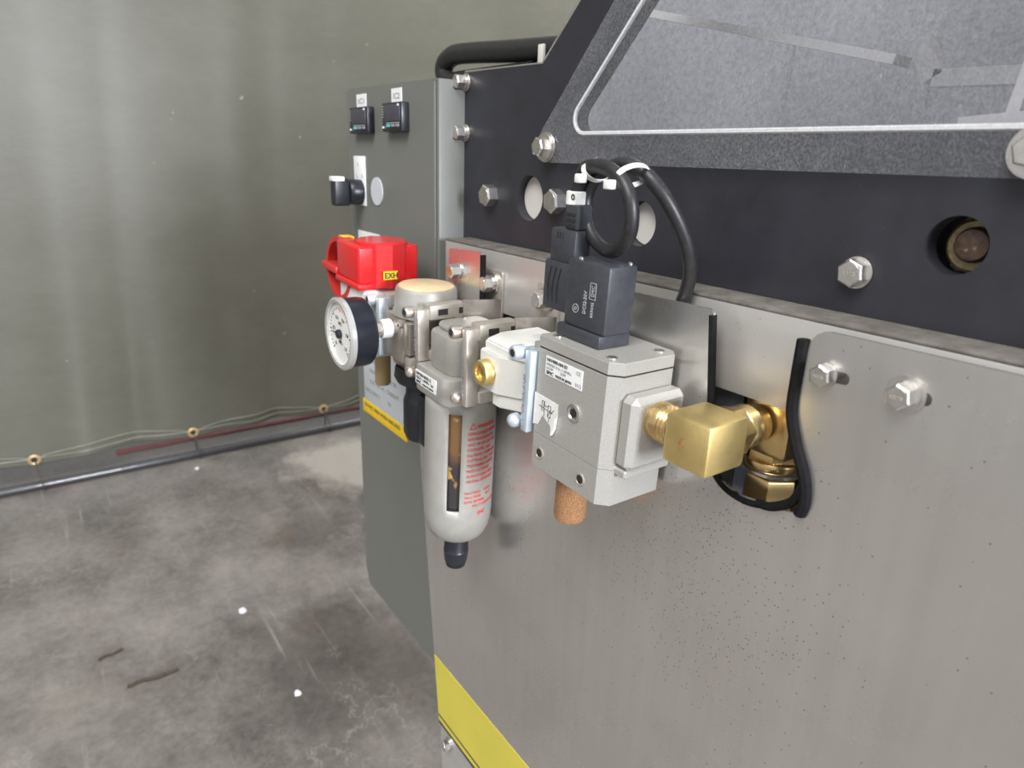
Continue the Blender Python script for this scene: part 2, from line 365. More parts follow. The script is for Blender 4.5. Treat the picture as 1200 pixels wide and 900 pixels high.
def rounded(pts, rads, n=7):
    """2D polygon with rounded corners"""
    out = []; m = len(pts)
    for i, (p, r) in enumerate(zip(pts, rads)):
        p = Vector(p)
        if not r: out.append(tuple(p)); continue
        a = (Vector(pts[i - 1]) - p).normalized(); b = (Vector(pts[(i + 1) % m]) - p).normalized()
        ang = a.angle(b); d = r / math.tan(ang / 2); c = p + (a + b).normalized() * (r / math.sin(ang / 2))
        s = p + a * d - c; e = p + b * d - c
        a0 = math.atan2(s.y, s.x); da = math.atan2(e.y, e.x) - a0
        da = (da + PI) % (2 * PI) - PI
        for k in range(n + 1): out.append((c.x + r * math.cos(a0 + da * k / n), c.y + r * math.sin(a0 + da * k / n)))
    return out
def flat_text(s, size, align='LEFT', width=None, font_shear=0, ext=.00015):
    """returns a bmesh of the lettering lying in XY with its baseline at y=0"""
    c = bpy.data.curves.new('t', 'FONT'); c.body = s; c.size = size; c.align_x = align; c.extrude = ext; c.resolution_u = 2; c.shear = font_shear
    o = bpy.data.objects.new('t', c); COL.objects.link(o)
    dg = bpy.context.evaluated_depsgraph_get(); dg.update()
    me = bpy.data.meshes.new_from_object(o.evaluated_get(dg)); bm = B(); bm.from_mesh(me)
    bpy.data.objects.remove(o); bpy.data.curves.remove(c); bpy.data.meshes.remove(me)
    if width and bm.verts:
        xs = [v.co.x for v in bm.verts]; w = max(xs) - min(xs)
        for v in bm.verts: v.co.x *= width / w
    return bm
def text_on(parent, s, size, pos, xdir, ydir, m, width=None, align='LEFT', name='lettering', bold=False):
    bm = flat_text(s, size, align, width)
    if bold:
        t = bm.copy(); bmesh.ops.translate(t, vec=(size * .05, 0, 0), verts=t.verts); merge(bm, t)
    x = Vector(xdir).normalized(); y = Vector(ydir).normalized(); z = x.cross(y)
    mx = Matrix((x, y, z)).transposed().to_4x4(); mx.translation = Vector(pos)
    bmesh.ops.transform(bm, matrix=mx, verts=bm.verts)
    return part(parent, name, bm, m)
XF, ZF = (1, 0, 0), (0, 0, 1)          # text on a face looking out of the panel (-Y)
def hexbolt(parent, x, y, z, af, h, wr=None, wt=.0016, ph=.2, m='steelbolt', lock=False, mark=None, wr2=None):
    """hex head bolt sticking out along -Y from the surface at y"""
    bm = B(); y1 = y
    wt_all = (wt if wr else 0) + (wt * 1.2 if lock else 0) + (wt if wr2 else 0)
    rc = af / 2 / math.cos(PI / 6)
    cyl(bm, (x, y - wt_all, z), (x, y - wt_all - h, z), rc, 6, ph=ph)
    bmesh.ops.bevel(bm, geom=[e for e in bm.edges if abs(e.verts[0].co.y - e.verts[1].co.y) < 1e-6 and e.verts[0].co.y < y - wt_all - h * .5], offset=h * .12, segments=1, affect='EDGES')
    cyl(bm, (x, y - wt_all - h * .5, z), (x, y - wt_all - h - .0003, z), af * .47, 24, r2=af * .42)
    b = part(parent, 'bolt', bm, m)
    yy = y
    for rr_, tt in ((wr, wt), (wr2, wt), (rc * .98 if lock else None, wt * 1.2)):
        if rr_:
            w = B(); cyl(w, (x, yy, z), (x, yy - tt, z), rr_, 28, bev=tt * .25); part(b, 'washer', w, m); yy -= tt
    if mark:
        text_on(b, mark, af * .22, (x - af * .3, y - wt_all - h - .0004, z - af * .08), XF, ZF, 'nickel')
    return b

# ------------------------------------------------------------------ the setting
bm = B(); bmesh.ops.create_grid(bm, x_segments=2, y_segments=2, size=1)
for v in bm.verts: v.co = Vector((-1.0 + v.co.x * 6, v.co.y * 6, 0))
single('floor', bm, 'floor', kind='structure')

# curtain of tarpaulin hung across the hall
GY = [-.4675 - .54 * 3, -.4675 - .54 * 2, -.4675 - .54, -.4675, .0658, .6117, 1.15, 1.69, 2.23]
def scallop(y):
    for a, b in zip(GY, GY[1:]):
        if a <= y <= b: return math.sin(PI * (y - a) / (b - a)) ** .8
    return .5
def wave(y, z):
    f = math.exp(-max(z - .1, 0) / .5)
    w = .016 * math.sin(1.7 * y + .6 + .3 * z) + .003 * math.sin(5.3 * y + z * 1.5)
    for c, a, s in ((-.30, .030, .09), (-.12, -.016, .05), (.30, .026, .07), (.42, -.02, .05), (.72, .022, .06), (-.75, .028, .1), (1.1, .02, .1)):
        w += a * 1.0 * (.05 + f) * math.exp(-((y - c - .05 * (z - .3)) / s) ** 2)
    return w
bm = B(); ny, nz = 420, 60; y0, y1 = -4.2, 3.6; rows = []
def tarp_z(y, k):
    bot = .080 + .022 * scallop(y); t = k / nz
    return bot + (4.2 - bot) * (t ** 1.6)
for j in range(ny + 1):
    y = y0 + (y1 - y0) * j / ny
    rows.append([bm.verts.new((-2.8 + wave(y, tarp_z(y, k)), y, tarp_z(y, k))) for k in range(nz + 1)])
for a, b in zip(rows, rows[1:]):
    for k in range(nz): bm.faces.new((a[k], b[k], b[k + 1], a[k + 1]))
TARP = thing('tarpaulin_curtain', 'olive grey tarpaulin curtain hanging behind the machine', 'curtain', (-2.8, 0, .07))
tp = part(TARP, 'sheet', bm, 'tarp', smooth=80)
sm = tp.modifiers.new('thick', 'SOLIDIFY'); sm.thickness = .003
for dz, nm in ((.030, 'hem_seam'), (.062, 'hem_seam')):
    bm = B(); pts = []
    for j in range(260):
        y = -1.6 + 3.2 * j / 259; z = .110 + (dz - .040) * .8 * scallop(y) + .020 * scallop(y); pts.append((-2.797 + wave(y, z) + .002, y, z))
    tube(bm, pts, .0022, 5, 0); part(TARP, nm, bm, 'hem')
for gy in GY:
    g = B(); xx = -2.794 + wave(gy, .11); lathe(g, [(.010, 0), (.010, .004), (.015, .006), (.021, .003), (.021, 0)], (xx, gy, .108), (1, 0, 0), 20, cap=False)
    gr = part(TARP, 'grommet', g, 'gromm', 'brass eyelet')
    h = B(); cyl(h, (xx + .0005, gy, .108), (xx + .002, gy, .108), .0105, 16); part(gr, 'eyelet_hole', h, 'dark')
# pole lying along the foot of the curtain
bm = B(); tube(bm, [(-2.765, y, .020) for y in (-4.2, -2, 0, 2, 3.6)], .017, 16, 0)
single('curtain_pole', bm, 'pipe', 'black pole lying on the floor along the foot of the curtain', 'pole', (-2.765, 0, .004))
for i, gy in enumerate(GY[2:7]):
    xx = -2.79 + wave(gy, .11); bm = B()
    tube(bm, [(xx, gy, .108), (xx + .012, gy + .004, .09), (-2.735, gy + .012, .035), (-2.755, gy + .014, .0035), (-2.79, gy + .01, .02), (xx, gy + .004, .07), (xx, gy + .002, .104)], .0028, 6, 5)
    nms = ['far outside the picture to the left', 'at the leftmost visible eyelet', 'at the middle eyelet of the curtain hem', 'at the eyelet nearest the grey cabinet', 'hidden behind the grey cabinet']
    if i in (1, 2, 3):
        single('tie_cord', bm, 'cord', 'dark cord loop tying curtain to pole ' + nms[i], 'cord', (xx, gy, .1), 'cords tying the curtain to the pole')
    else: bm.free()
bm = B(); box(bm, (-3.00, -2.965), (-.20, 1.6), (.001, .006), .002)
single('red_strip', bm, 'redcloth', 'dull red strip lying on the floor behind the curtain hem', 'strip', (-2.97, 0, .001))
# bits on the floor
def chip(x, y, r, lab):
    bm = B(); n = 11; lo = []; hi = []
    for k in range(n):
        a = 2 * PI * k / n; q = r * (.8 + .35 * random.random()); lo.append((x + q * math.cos(a), y + q * .8 * math.sin(a)))
    A = [bm.verts.new((a, b, .0005)) for a, b in lo]; Bq = [bm.verts.new((x + (a - x) * .85, y + (b - y) * .85, .004)) for a, b in lo]
    bm.faces.new(A[::-1]); bm.faces.new(Bq)
    for k in range(n): bm.faces.new((A[k], A[(k + 1) % n], Bq[(k + 1) % n], Bq[k]))
    single('paint_chip', bm, 'chip', lab, 'paint chip', (x, y, 0), 'white chips on the concrete floor')
chip(-1.663, -.037, .014, 'white paint chip on the concrete in the middle of the floor')
chip(-1.285, -.009, .010, 'white paint chip on the concrete nearest the cabinet foot')
chip(-2.66, .045, .011, 'small white chip on the floor just in front of the pole')
def twig(a, b, r, lab):
    bm = B(); a = Vector((*a, r)); b = Vector((*b, r)); d = b - a; s = Vector((-d.y, d.x, 0)).normalized()
    tube(bm, [a, a + d * .3 + s * .004, a + d * .6 - s * .003, b], r, 6, 4)
    single('twig', bm, 'twig', lab, 'twig', tuple(a), 'twigs on the concrete floor')
twig((-1.519, -.332), (-1.516, -.225), .0045, 'longer dark twig lying on the concrete floor')
twig((-1.655, -.378), (-1.668, -.326), .0035, 'shorter dark twig lying on the concrete floor')

# ------------------------------------------------------------------ the machine
MA = thing('packaging_machine', 'machine with black side panel, clear cover and stainless front panel', 'machine', (-.3, .1, 0))
BY = .032                                     # face of the black panel
outer = [(-.629, 1.095), (.35, 1.095), (.35, 1.60), (-.150, 1.60), (-.502, 1.281), (-.629, 1.284)]
opening = rounded([(-.4690, 1.2240), (-.05, 1.2232), (-.05, 1.50), (-.2098, 1.50)], [.012, .01, .01, .01])
bh = [opening, circ(-.5132, 1.1685, .0205), circ(-.3705, 1.1580, .0170), circ(-.1486, 1.1668, .0150)]
bm = B(); plate(bm, outer, bh, BY, BY + .014); part(MA, 'black_side_panel', bm, 'blackpanel', 'black side panel with bolts and holes', smooth=30)
# bright bare edge along the sloping shoulder of the panel
bm = B(); tube(bm, [(-.629, BY + .0005, 1.2845), (-.502, BY + .0005, 1.2816), (-.150, BY + .0005, 1.6006)], .0011, 6, 0); part(MA, 'panel_edge', bm, 'steelbolt')
# clear cover
ac = rounded([(-.5137, 1.2003), (-.02, 1.2003), (-.02, 1.53), (-.2140, 1.53)], [.016, .01, .01, .01])
bm = B(); plate(bm, ac, [], BY - .0068, BY - .0015); part(MA, 'clear_cover', bm, 'acrylic', 'scratched dusty clear plastic cover', smooth=30)
# inside of the machine, seen through the cover
bm = B(); plate(bm, [(-.80, 1.0), (.34, 1.0), (.34, 1.62), (-.45, 1.62), (-.66, 1.42), (-.80, 1.27)], [], .30, .303); part(MA, 'inner_back_wall', bm, 'inner')
bm = B(); box(bm, (-.60, .34), (BY + .0142, .30), (1.135, 1.15)); part(MA, 'inner_deck', bm, 'innerdark')
def bar(parent, a, b, w, t, m, name, upv=(0, 0, 1)):
    a, b = Vector(a), Vector(b); d = (b - a).normalized(); s = d.cross(Vector(upv)).normalized(); u = s.cross(d)
    bm = B(); vs_ = []
    for p in (a, b):
        for sx, sz in ((-1, -1), (1, -1), (1, 1), (-1, 1)): vs_.append(bm.verts.new(p + s * sx * t / 2 + u * sz * w / 2))
    for f in ((3, 2, 1, 0), (4, 5, 6, 7), (0, 1, 5, 4), (1, 2, 6, 5), (2, 3, 7, 6), (3, 0, 4, 7)): bm.faces.new([vs_[i] for i in f])
    return part(parent, name, bm, m)
bar(MA, (-.520, .125, 1.341), (-.241, .125, 1.270), .006, .022, 'pale', 'inner_rail')  # pale colour stands in for light falling on the steel from above
bar(MA, (-.232, .125, 1.281), (-.218, .125, 1.258), .012, .012, 'steelbolt', 'inner_bracket')
bar(MA, (-.218, .125, 1.258), (-.15, .125, 1.256), .010, .012, 'steelbolt', 'inner_bracket')
bar(MA, (-.16, .07, 1.15), (-.128, .07, 1.45), .006, .006, 'pale', 'inner_post', (1, 0, 0))
bar(MA, (-.168, .055, 1.224), (-.10, .055, 1.229), .011, .012, 'pale', 'inner_rail')
# rim of the opening where dust has gathered
bm = B(); tube(bm, [(a, BY - .0004, b) for a, b in opening] + [(opening[0][0], BY - .0002, opening[0][1])], .0018, 6, 0); part(MA, 'opening_rim', bm, 'dust')
# pale plugs recessed in the small round holes
for hx, hz, hr in ((-.5132, 1.1685, .0204), (-.3705, 1.1580, .0169)):
    bm = B(); cyl(bm, (hx, BY + .0095, hz), (hx, BY + .0125, hz), hr, 36, bev=.0006); part(MA, 'hole_plug', bm, 'pale', 'pale plug recessed in a round hole')
# greasy shaft end in the large round hole
bm = B(); lathe(bm, [(.0142, -.030), (.0142, .004), (.0125, .006), (.0095, .006)], (-.1455, .052, 1.1665), (0, -1, 0), 32); sh = part(MA, 'shaft_collar', bm, 'oldbrass')
bm = B(); lathe(bm, [(.0092, 0), (.0092, .010), (.0078, .0122), (.003, .0127), (0, .013)], (-.1445, .052, 1.1672), (0, -1, 0), 24); part(sh, 'shaft_end', bm, 'rust')
bm = B(); lathe(bm, [(.022, -.03), (.022, .0165), (.0200, .0165), (.0200, -.03)], (-.1486, .0630, 1.1668), (0, -1, 0), 32, cap=False); part(MA, 'bore_sleeve', bm, 'dark')
# back of the machine body; unseen right end, added to shade the curtain
bm = B(); box(bm, (.345, .36), (.002, .90), (.10, 1.45)); part(MA, 'end_shade_panel', bm, 'innerdark')
bm = B(); box(bm, (-.60, .345), (.88, .90), (.10, 1.20)); part(MA, 'rear_panel', bm, 'innerdark')
# stainless channel under the black panel: ledge, folded front, left end
LZ = 1.1222
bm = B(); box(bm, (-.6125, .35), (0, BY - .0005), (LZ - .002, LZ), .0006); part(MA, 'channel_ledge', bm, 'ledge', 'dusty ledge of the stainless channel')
bm = B(); box(bm, (-.6125, .35), (0, .002), (1.064, LZ - .0022), .0006); part(MA, 'channel_front', bm, 'steel2')
bm = B(); box(bm, (-.6125, -.6105), (.0022, BY), (.96, LZ - .0022)); part(MA, 'channel_end', bm, 'steel2')
bm = B(); box(bm, (-.40, .0), (.045, .048), (.94, 1.09)); part(MA, 'inner_steel_sheet', bm, 'galv')
bm = B(); box(bm, (-.40, -.2420), (.010, .012), (.94, 1.0635)); part(MA, 'inner_steel_sheet', bm, 'galv')
# stainless front panel with its tabs and the U-shaped cut-out
FY = -.012
fp = [(-.582, 1.1165), (-.582, 1.02), (-.648, 1.02), (-.648, .86), (-.604, .497), (.35, .497), (.35, 1.1198),
      (-.191, 1.1198), (-.191, 1.066), (-.176, 1.030), (-.176, 1.012), (-.190, 1.0085), (-.222, 1.0055), (-.240, 1.012), (-.2455, 1.03), (-.2565, 1.1172),
      (-.352, 1.1160), (-.352, 1.052), (-.521, 1.052), (-.521, 1.1195)]
fr_ = [.004, 0, .004, 0, .006, 0, 0, .011, 0, .002, .002, .004, .006, .006, .008, .004, .004, .006, .006, .005]
bm = B(); plate(bm, rounded(fp, fr_, 4), [rounded([(-.1655, 1.1003), (-.1825, 1.1003), (-.1825, 1.0933), (-.1655, 1.0933)], [.0034] * 4, 5),
                                       rounded([(-.1250, 1.1015), (-.1420, 1.1015), (-.1420, 1.0945), (-.1250, 1.0945)], [.0034] * 4, 5)], FY - .0018, FY)
FP = part(MA, 'stainless_front_panel', bm, 'steel', 'stainless front panel with a U-shaped cut-out', smooth=30)
# yellow stripe along the foot of the panel
def band(name, z0, z1, xl0, xl1, m, dy=.0004):
    bm = B(); plate(bm, [(xl0, z0), (.35, z0), (.35, z1), (xl1, z1)], [], FY - .0018 - dy, FY - .00185); part(FP, name, bm, m)
def xl(z): return -.648 + (.86 - z) / (.86 - .497) * .044 + .001
band('yellow_stripe', .5115, .5975, xl(.5115), xl(.5975), 'stripe')
band('black_line', .5085, .5113, xl(.5085), xl(.5113), 'ink')
band('thin_yellow_stripe', .5015, .5083, xl(.5015), xl(.5083), 'stripe')
band('black_line', .4972, .5013, xl(.4975), xl(.5013), 'ink')
# lower frame below the panel
bm = B(); plate(bm, rounded([(-.607, .53), (.35, .53), (.35, .10), (-.585, .10), (-.607, .46)], [0, 0, 0, .01, .012]), [], FY + .003, FY + .007); part(MA, 'lower_frame_plate', bm, 'steel2', smooth=30)
hexbolt(MA, -.584, FY + .003, .476, .013, .007, .0085, .0015, .3, lock=True)
for lx in (-.55, .25):
    for ly in (.03, .33):
        bm = B(); box(bm, (lx - .025, lx + .025), (ly - .022, ly + .022), (.03, .62), .003); cyl(bm, (lx, ly, 0), (lx, ly, .032), .03, 20); part(MA, 'leg', bm, 'steel2')
# bolts
hexbolt(MA, -.1960, BY, 1.1462, .0140, .0075, .0092, .0016, .15, mark='A2-70')
hexbolt(MA, -.5746, BY, 1.1673, .0185, .011, None, .0018, .25)
hexbolt(MA, -.4692, BY, 1.1683, .0185, .011, None, .0018, .1)
hexbolt(MA, -.4815, BY - .0068, 1.2130, .014, .0075, .0125, .002, .3, wr2=.0115)
hexbolt(MA, -.1215, BY - .0068, 1.2125, .014, .0075, .0125, .002, .3, wr2=.0115)
hexbolt(MA, -.626, BY, 1.2745, .012, .009, .0085, .0022, .3, lock=True)
hexbolt(MA, -.626, BY, 1.2265, .012, .009, .0085, .0022, .1, lock=True)
hexbolt(MA, -.1785, FY - .0018, 1.0968, .0108, .0065, .0067, .0013, .15, mark='A2-70')
hexbolt(MA, -.1370, FY - .0018, 1.0980, .0115, .0070, .0097, .0014, .2, mark='A2-70', wr2=.0078)
hexbolt(MA, -.563, FY - .0018, 1.0965, .0125, .009, .0078, .0015, .2)
for sx, sz in ((-.1785, 1.0968), (-.137, 1.0980)):
    bm = B(); cyl(bm, (sx, .0, sz), (sx, FY - .002, sz), .004, 12); part(MA, 'bolt_shank', bm, 'steelbolt')
# bent black grab hose on top of the cabinet corner
# ------------------------------------------------------------------ rubber edge trims and fittings at the cut-out
bm = B(); tube(bm, [(-.1945, FY - .002, 1.1125), (-.1945, FY - .002, 1.09), (-.1935, FY - .002, 1.070), (-.187, FY - .0025, 1.052), (-.179, FY - .003, 1.036), (-.176, FY - .003, 1.022), (-.1775, FY - .003, 1.012)], .0034, 8, 6, 1.3)
part(MA, 'edge_trim', bm, 'trim', 'black rubber edge trim')
bm = B(); tube(bm, [(-.2572, FY - .001, 1.1135), (-.2535, FY - .001, 1.085), (-.248, FY - .001, 1.045), (-.2425, FY - .001, 1.018), (-.232, FY - .001, 1.0065), (-.215, FY - .0015, 1.0035), (-.200, FY - .002, 1.007), (-.187, FY - .003, 1.015), (-.178, FY - .003, 1.025)], .0022, 8, 6, 1.3)
part(MA, 'edge_trim', bm, 'trim', 'black rubber edge trim')
bm = B(); tube(bm, [(-.1775, FY - .004, 1.034), (-.183, FY - .004, 1.018), (-.195, FY - .004, 1.009), (-.205, FY - .003, 1.007)], .0028, 8, 6)
part(MA, 'edge_trim', bm, 'trim', 'frayed end of the rubber trim')
bm = B(); tube(bm, [(-.5205, FY - .001, 1.117), (-.5205, FY - .001, 1.09), (-.5205, FY - .001, 1.055)], .0024, 8, 3, 1.3)
part(MA, 'edge_trim', bm, 'trim', 'black rubber edge trim')

# ------------------------------------------------------------------ control cabinet
CB = thing('control_cabinet', 'dark grey control cabinet with two small displays and a rotary switch', 'cabinet', (-.75, .1, .556))
CX0, CX1 = -.864, -.6292
bm = B(); plate(bm, [(CX0, .585), (CX0 + .012, .556), (CX1 - .004, .556), (CX1 - .004, 1.2765), (CX0, 1.2800)], [], 0, .20)
bmesh.ops.recalc_face_normals(bm, faces=bm.faces)
bmesh.ops.bevel(bm, geom=[e for e in bm.edges if e.calc_face_angle(0) > .5], offset=.003, segments=2, affect='EDGES')
part(CB, 'body', bm, 'cabinet')
bm = B(); box(bm, (CX1 - .0045, CX1), (.002, BY + .02), (.556, 1.2762), .001); part(CB, 'side_flange', bm, 'cabinet')
def controller(x0, x1, z0, z1):
    bm = B(); box(bm, (x0, x1), (-.0095, -.0002), (z0, z1), .0012); c = part(CB, 'display_unit', bm, 'blackplastic', 'small black digital display unit')
    w, h = x1 - x0, z1 - z0
    bm = B(); box(bm, (x0 + w * .13, x0 + w * .92), (-.0101, -.0094), (z0 + h * .36, z0 + h * .93), .0002); part(c, 'screen', bm, 'screen')
    for k, mm in enumerate(('teal', 'greyink', 'greyink')):
        bm = B(); box(bm, (x0 + w * (.24 + .23 * k), x0 + w * (.42 + .23 * k)), (-.0103, -.0094), (z0 + h * .16, z0 + h * .26), .0003); part(c, 'key', bm, mm)
    bm = B(); box(bm, (x0 + w * .24, x0 + w * .88), (-.0101, -.0094), (z0 + h * .29, z0 + h * .315)); part(c, 'key_line', bm, 'whiteink')
    for k in range(5):
        bm = B(); box(bm, (x0 + w * .05, x0 + w * .085), (-.0101, -.0094), (z0 + h * (.5 + .09 * k), z0 + h * (.53 + .09 * k))); part(c, 'indicator', bm, 'whiteink')
    for dx, dz in ((.83, .86), (.05, .12)):
        bm = B(); box(bm, (x0 + w * dx, x0 + w * (dx + .06)), (-.0106, -.0094), (z0 + h * dz, z0 + h * (dz + .07))); part(c, 'mark', bm, 'label')
controller(-.832, -.779, 1.2262, 1.2558)
controller(-.7385, -.6900, 1.2270, 1.2570)
for x0, x1, z0, z1, s in ((-.829, -.801, 1.2565, 1.2712, 'IC1'), (-.732, -.707, 1.2575, 1.2722, 'IC2')):
    bm = B(); box(bm, (x0, x1), (-.0006, 0), (z0, z1)); l = part(CB, 'label_tag', bm, 'label', 'white label above a display')
    text_on(l, s, .0085, (x0 + .0045, -.0007, z0 + .004), XF, ZF, 'greyink', width=(x1 - x0) * .62)
bm = B(); box(bm, (-.844, -.810), (-.0012, 0), (1.141, 1.2005), .0003); sp_ = part(CB, 'switch_plate', bm, 'label', 'white plate behind the rotary switch')
for dx, dz in ((.010, .050), (.006, .036), (.022, .036)):
    bm = B(); cyl(bm, (-.844 + dx + .004, -.0012, 1.141 + dz), (-.844 + dx + .004, -.0016, 1.141 + dz), .0026, 12); part(sp_, 'mark', bm, 'signgrey')
bm = B(); lathe(bm, [(.0155, 0), (.0155, .012), (.013, .016)], (-.827, -.0012, 1.157), (0, -1, 0), 28); sw = part(CB, 'rotary_switch', bm, 'blackplastic', 'black rotary switch with white pointer')
bm = B(); box(bm, (-.8345, -.8195), (-.038, -.0165), (1.1405, 1.1735), .003, 3); part(sw, 'grip', bm, 'blackplastic')
bm = B(); box(bm, (-.8348, -.8192), (-.0384, -.024), (1.1700, 1.1758), .001); part(sw, 'pointer', bm, 'whiteplastic')
bm = B(); cyl(bm, (-.778, 0, 1.1605), (-.778, -.001, 1.1605), .0165, 32); part(CB, 'hole_plug', bm, 'signgrey', 'round pale grey plug')
bm = B(); box(bm, (-.840, -.775), (-.0006, 0), (1.085, 1.109)); part(CB, 'label_tag', bm, 'label')
# warning plate
bm = B(); box(bm, (-.838, -.709), (-.0012, 0), (.8745, .985), .0003); sg = part(CB, 'sign', bm, 'signgrey', 'pale data plate with a yellow foot')
bm = B(); box(bm, (-.844, -.7075), (-.0017, 0), (.8555, .8745), .0003); part(sg, 'yellow_foot', bm, 'yellow')
for k, (s, x) in enumerate((('PACKAGING TYPE', -.834), ('AIR SUPPLY', -.834), ('MAIN SUPPLY', -.834), ('MAX. WORK MOTOR', -.818), ('ELECTRICAL  CURRENT', -.818), ('FREQUENCY          Hz', -.834))):
    text_on(sg, s, .0085, (x, -.00135, .9665 - .0155 * k), XF, ZF, 'greyink')
text_on(sg, 'DO NOT OPEN WHEN ENERGIZED', .0075, (-.838, -.0018, .8655), XF, ZF, 'ink', width=.112)
text_on(sg, 'WARNING  ISOLATE BEFORE SERVICE', .0055, (-.836, -.0018, .8585), XF, ZF, 'orange', width=.09)
# hose on top of the cabinet
bm = B(); tube(bm, [(-.50, .10, 1.303), (-.585, .10, 1.3085), (-.66, .10, 1.3135), (-.72, .10, 1.3180), (-.765, .10, 1.3195), (-.787, .10, 1.312), (-.789, .10, 1.300), (-.772, .10, 1.291), (-.74, .10, 1.290), (-.60, .098, 1.288)], .0115, 14, 7)
single('black_hose', bm, 'rubber', 'thick black hose bent round above the grey cabinet', 'hose', (-.6, .1, 1.29))
bm = B(); box(bm, (-.517, -.5095), (BY + .006, BY + .009), (1.279, 1.2985), .0005); part(MA, 'upright_tab', bm, 'pale')

# ------------------------------------------------------------------ air preparation units
YA, ZA, TL = -.048, 1.046, R(2.6)
def capscrew(parent, x, y, z, r=.0052, h=.009, m='pink', hexm='dark'):
    """round socket head screw, axis along Y, head outwards"""
    bm = B(); lathe(bm, [(r * .55, -.012), (r * .55, 0), (r, 0), (r, h * .85), (r * .85, h), (r * .55, h), (r * .5, h - .0025)], (x, y, z), (0, -1, 0), 20); s = part(parent, 'screw', bm, m)
    t = B(); cyl(t, (x, y - h + .0027, z), (x, y - h - .0001, z), r * .5, 6); part(s, 'socket', t, hexm)
    return s
def domescrew(parent, x, y, z, r=.006, m='pink'):
    bm = B(); lathe(bm, [(r, 0), (r, .003), (r * .9, .0055), (r * .6, .0072), (0, .008)], (x, y, z), (0, -1, 0), 20); return part(parent, 'screw', bm, m)
def clamp(parent, x, m, ms, yf=-.080, z0=1.012, z1=1.080, body='cast', ye=-.018, zp=None):
    """joint frame at x: slotted top rail, bottom rail, upright front plate, two screws"""
    bm = B()
    box(bm, (x - .004, x + .011), (yf + .010, ye), (z1 - .014, z1 - .0005), .0012)
    box(bm, (x - .004, x + .011), (yf + .010, ye), (zp or z0, (zp or z0) + .010), .0012)
    box(bm, (x - .003, x + .010), (ye - .012, ye), ((zp or z0) + .008, z1 - .010), .001)
    fr = part(parent, 'joint_frame', bm, body)
    for yy in (-.062, -.040):
        t = B(); box(t, (x + .0105, x + .0115), (yy, yy + .010), (z1 - .0100, z1 - .0045)); part(fr, 'slot', t, 'dark')
    bm = B(); box(bm, (x + .001, x + .0085), (yf - .0015, yf + .0105), (zp or z0 - .002, z1 - .004), .0014)
    pl = part(parent, 'clamp_plate', bm, m)
    text_on(pl, 'LOCK RELEASE', .0045, (x + .0045, yf - .0018, (zp or z0) + .006), (0, 0, 1), (-1, 0, 0), 'greyink', width=.036)
    capscrew(parent, x - .0055, yf + .001, z1 - .008, .0054, .009, ms)
    domescrew(parent, x - .0062, yf + .001, z0 + .003, .0054, ms)
    bm = B(); cyl(bm, (x - .0055, yf + .001, z1 - .008), (x - .0055, -.03, z1 - .008), .0028, 10); cyl(bm, (x - .0055, yf + .001, z0 + .003), (x - .0055, -.03, z0 + .003), .0028, 10)
    part(parent, 'clamp_rod', bm, m)
    return fr

# --- red shut-off valve -------------------------------------------------
xc = -.655
V0 = thing('shut_off_valve', 'red lockable shut-off valve at the far end of the air unit', 'valve', (xc, YA, ZA), TL)
bm = B(); box(bm, (-.684, -.627), (-.092, -.026), (1.0795, 1.1165), .0025, 3)
hd = part(V0, 'red_housing', bm, 'red')
bm = B(); lathe(bm, [(.0265, 1.075), (.0265, 1.119), (.0245, 1.1205), (0, 1.1205)], (-.645, -.059, 0), (0, 0, 1), 10, cap=True); part(V0, 'round_housing', bm, 'red')
bm = B(); box(bm, (-.686, -.625), (-.094, -.060), (1.0730, 1.0800), .0025, 3); part(V0, 'housing_foot', bm, 'red')
bm = B(); n = 40
ring = [(-.690 + .034 * math.cos(2 * PI * k / n), -.082, 1.084 + .0335 * math.sin(2 * PI * k / n)) for k in range(n)]
def sweep_closed(bm, pts, w, t):
    m_ = len(pts); c = sum((Vector(p) for p in pts), Vector()) / m_; rows = []
    for p in pts:
        p = Vector(p); u = (p - c).normalized()
        rows.append([bm.verts.new(p + u * a + Vector((0, b, 0))) for a, b in ((0, -w / 2), (0, w / 2), (-t, w / 2), (-t, -w / 2))])
    for i in range(m_):
        a, b = rows[i], rows[(i + 1) % m_]
        for k in range(4): bm.faces.new((a[k], b[k], b[(k + 1) % 4], a[(k + 1) % 4]))
sweep_closed(bm, ring, .014, .005); hn = part(V0, 'handle_ring', bm, 'darkred', 'red ring handle')
bm = B(); box(bm, (-.7265, -.684), (-.094, -.074), (1.079, 1.087), .002); part(hn, 'handle_bar', bm, 'darkred')
bm = B(); box(bm, (-.700, -.686), (-.084, -.070), (1.094, 1.118), .002); part(hn, 'lock_tab', bm, 'orange')
bm = B(); box(bm, (-.690, -.624), (-.088, -.016), (1.000, 1.0735), .005, 3); part(V0, 'body', bm, 'offwhite')
bm = B(); box(bm, (-.6188, -.6178), (-.0695, -.0540), (1.0845, 1.0930))
t_ = part(V0, 'label', bm, 'yellow', 'yellow label reading EXH'); text_on(t_, 'EXH', .0080, (-.6176, -.0685, 1.0860), (0, 1, 0), (0, 0, 1), 'ink', width=.0135, bold=True)
clamp(V0, -.612, 'zinc', 'zinc', z1=1.074, body='cast')
bm = B(); cyl(bm, (-.668, YA, 1.0), (-.668, YA, .988), .0085, 6); cyl(bm, (-.668, YA, .992), (-.668, YA, .986), .0075, 18); part(V0, 'silencer_nut', bm, 'brassfit')
bm = B(); lathe(bm, [(.0085, .988), (.0090, .986), (.0090, .955), (.0080, .9525), (0, .952)], (-.668, YA, 0), (0, 0, 1), 24); part(V0, 'silencer', bm, 'bronze2', 'tan sintered silencer')

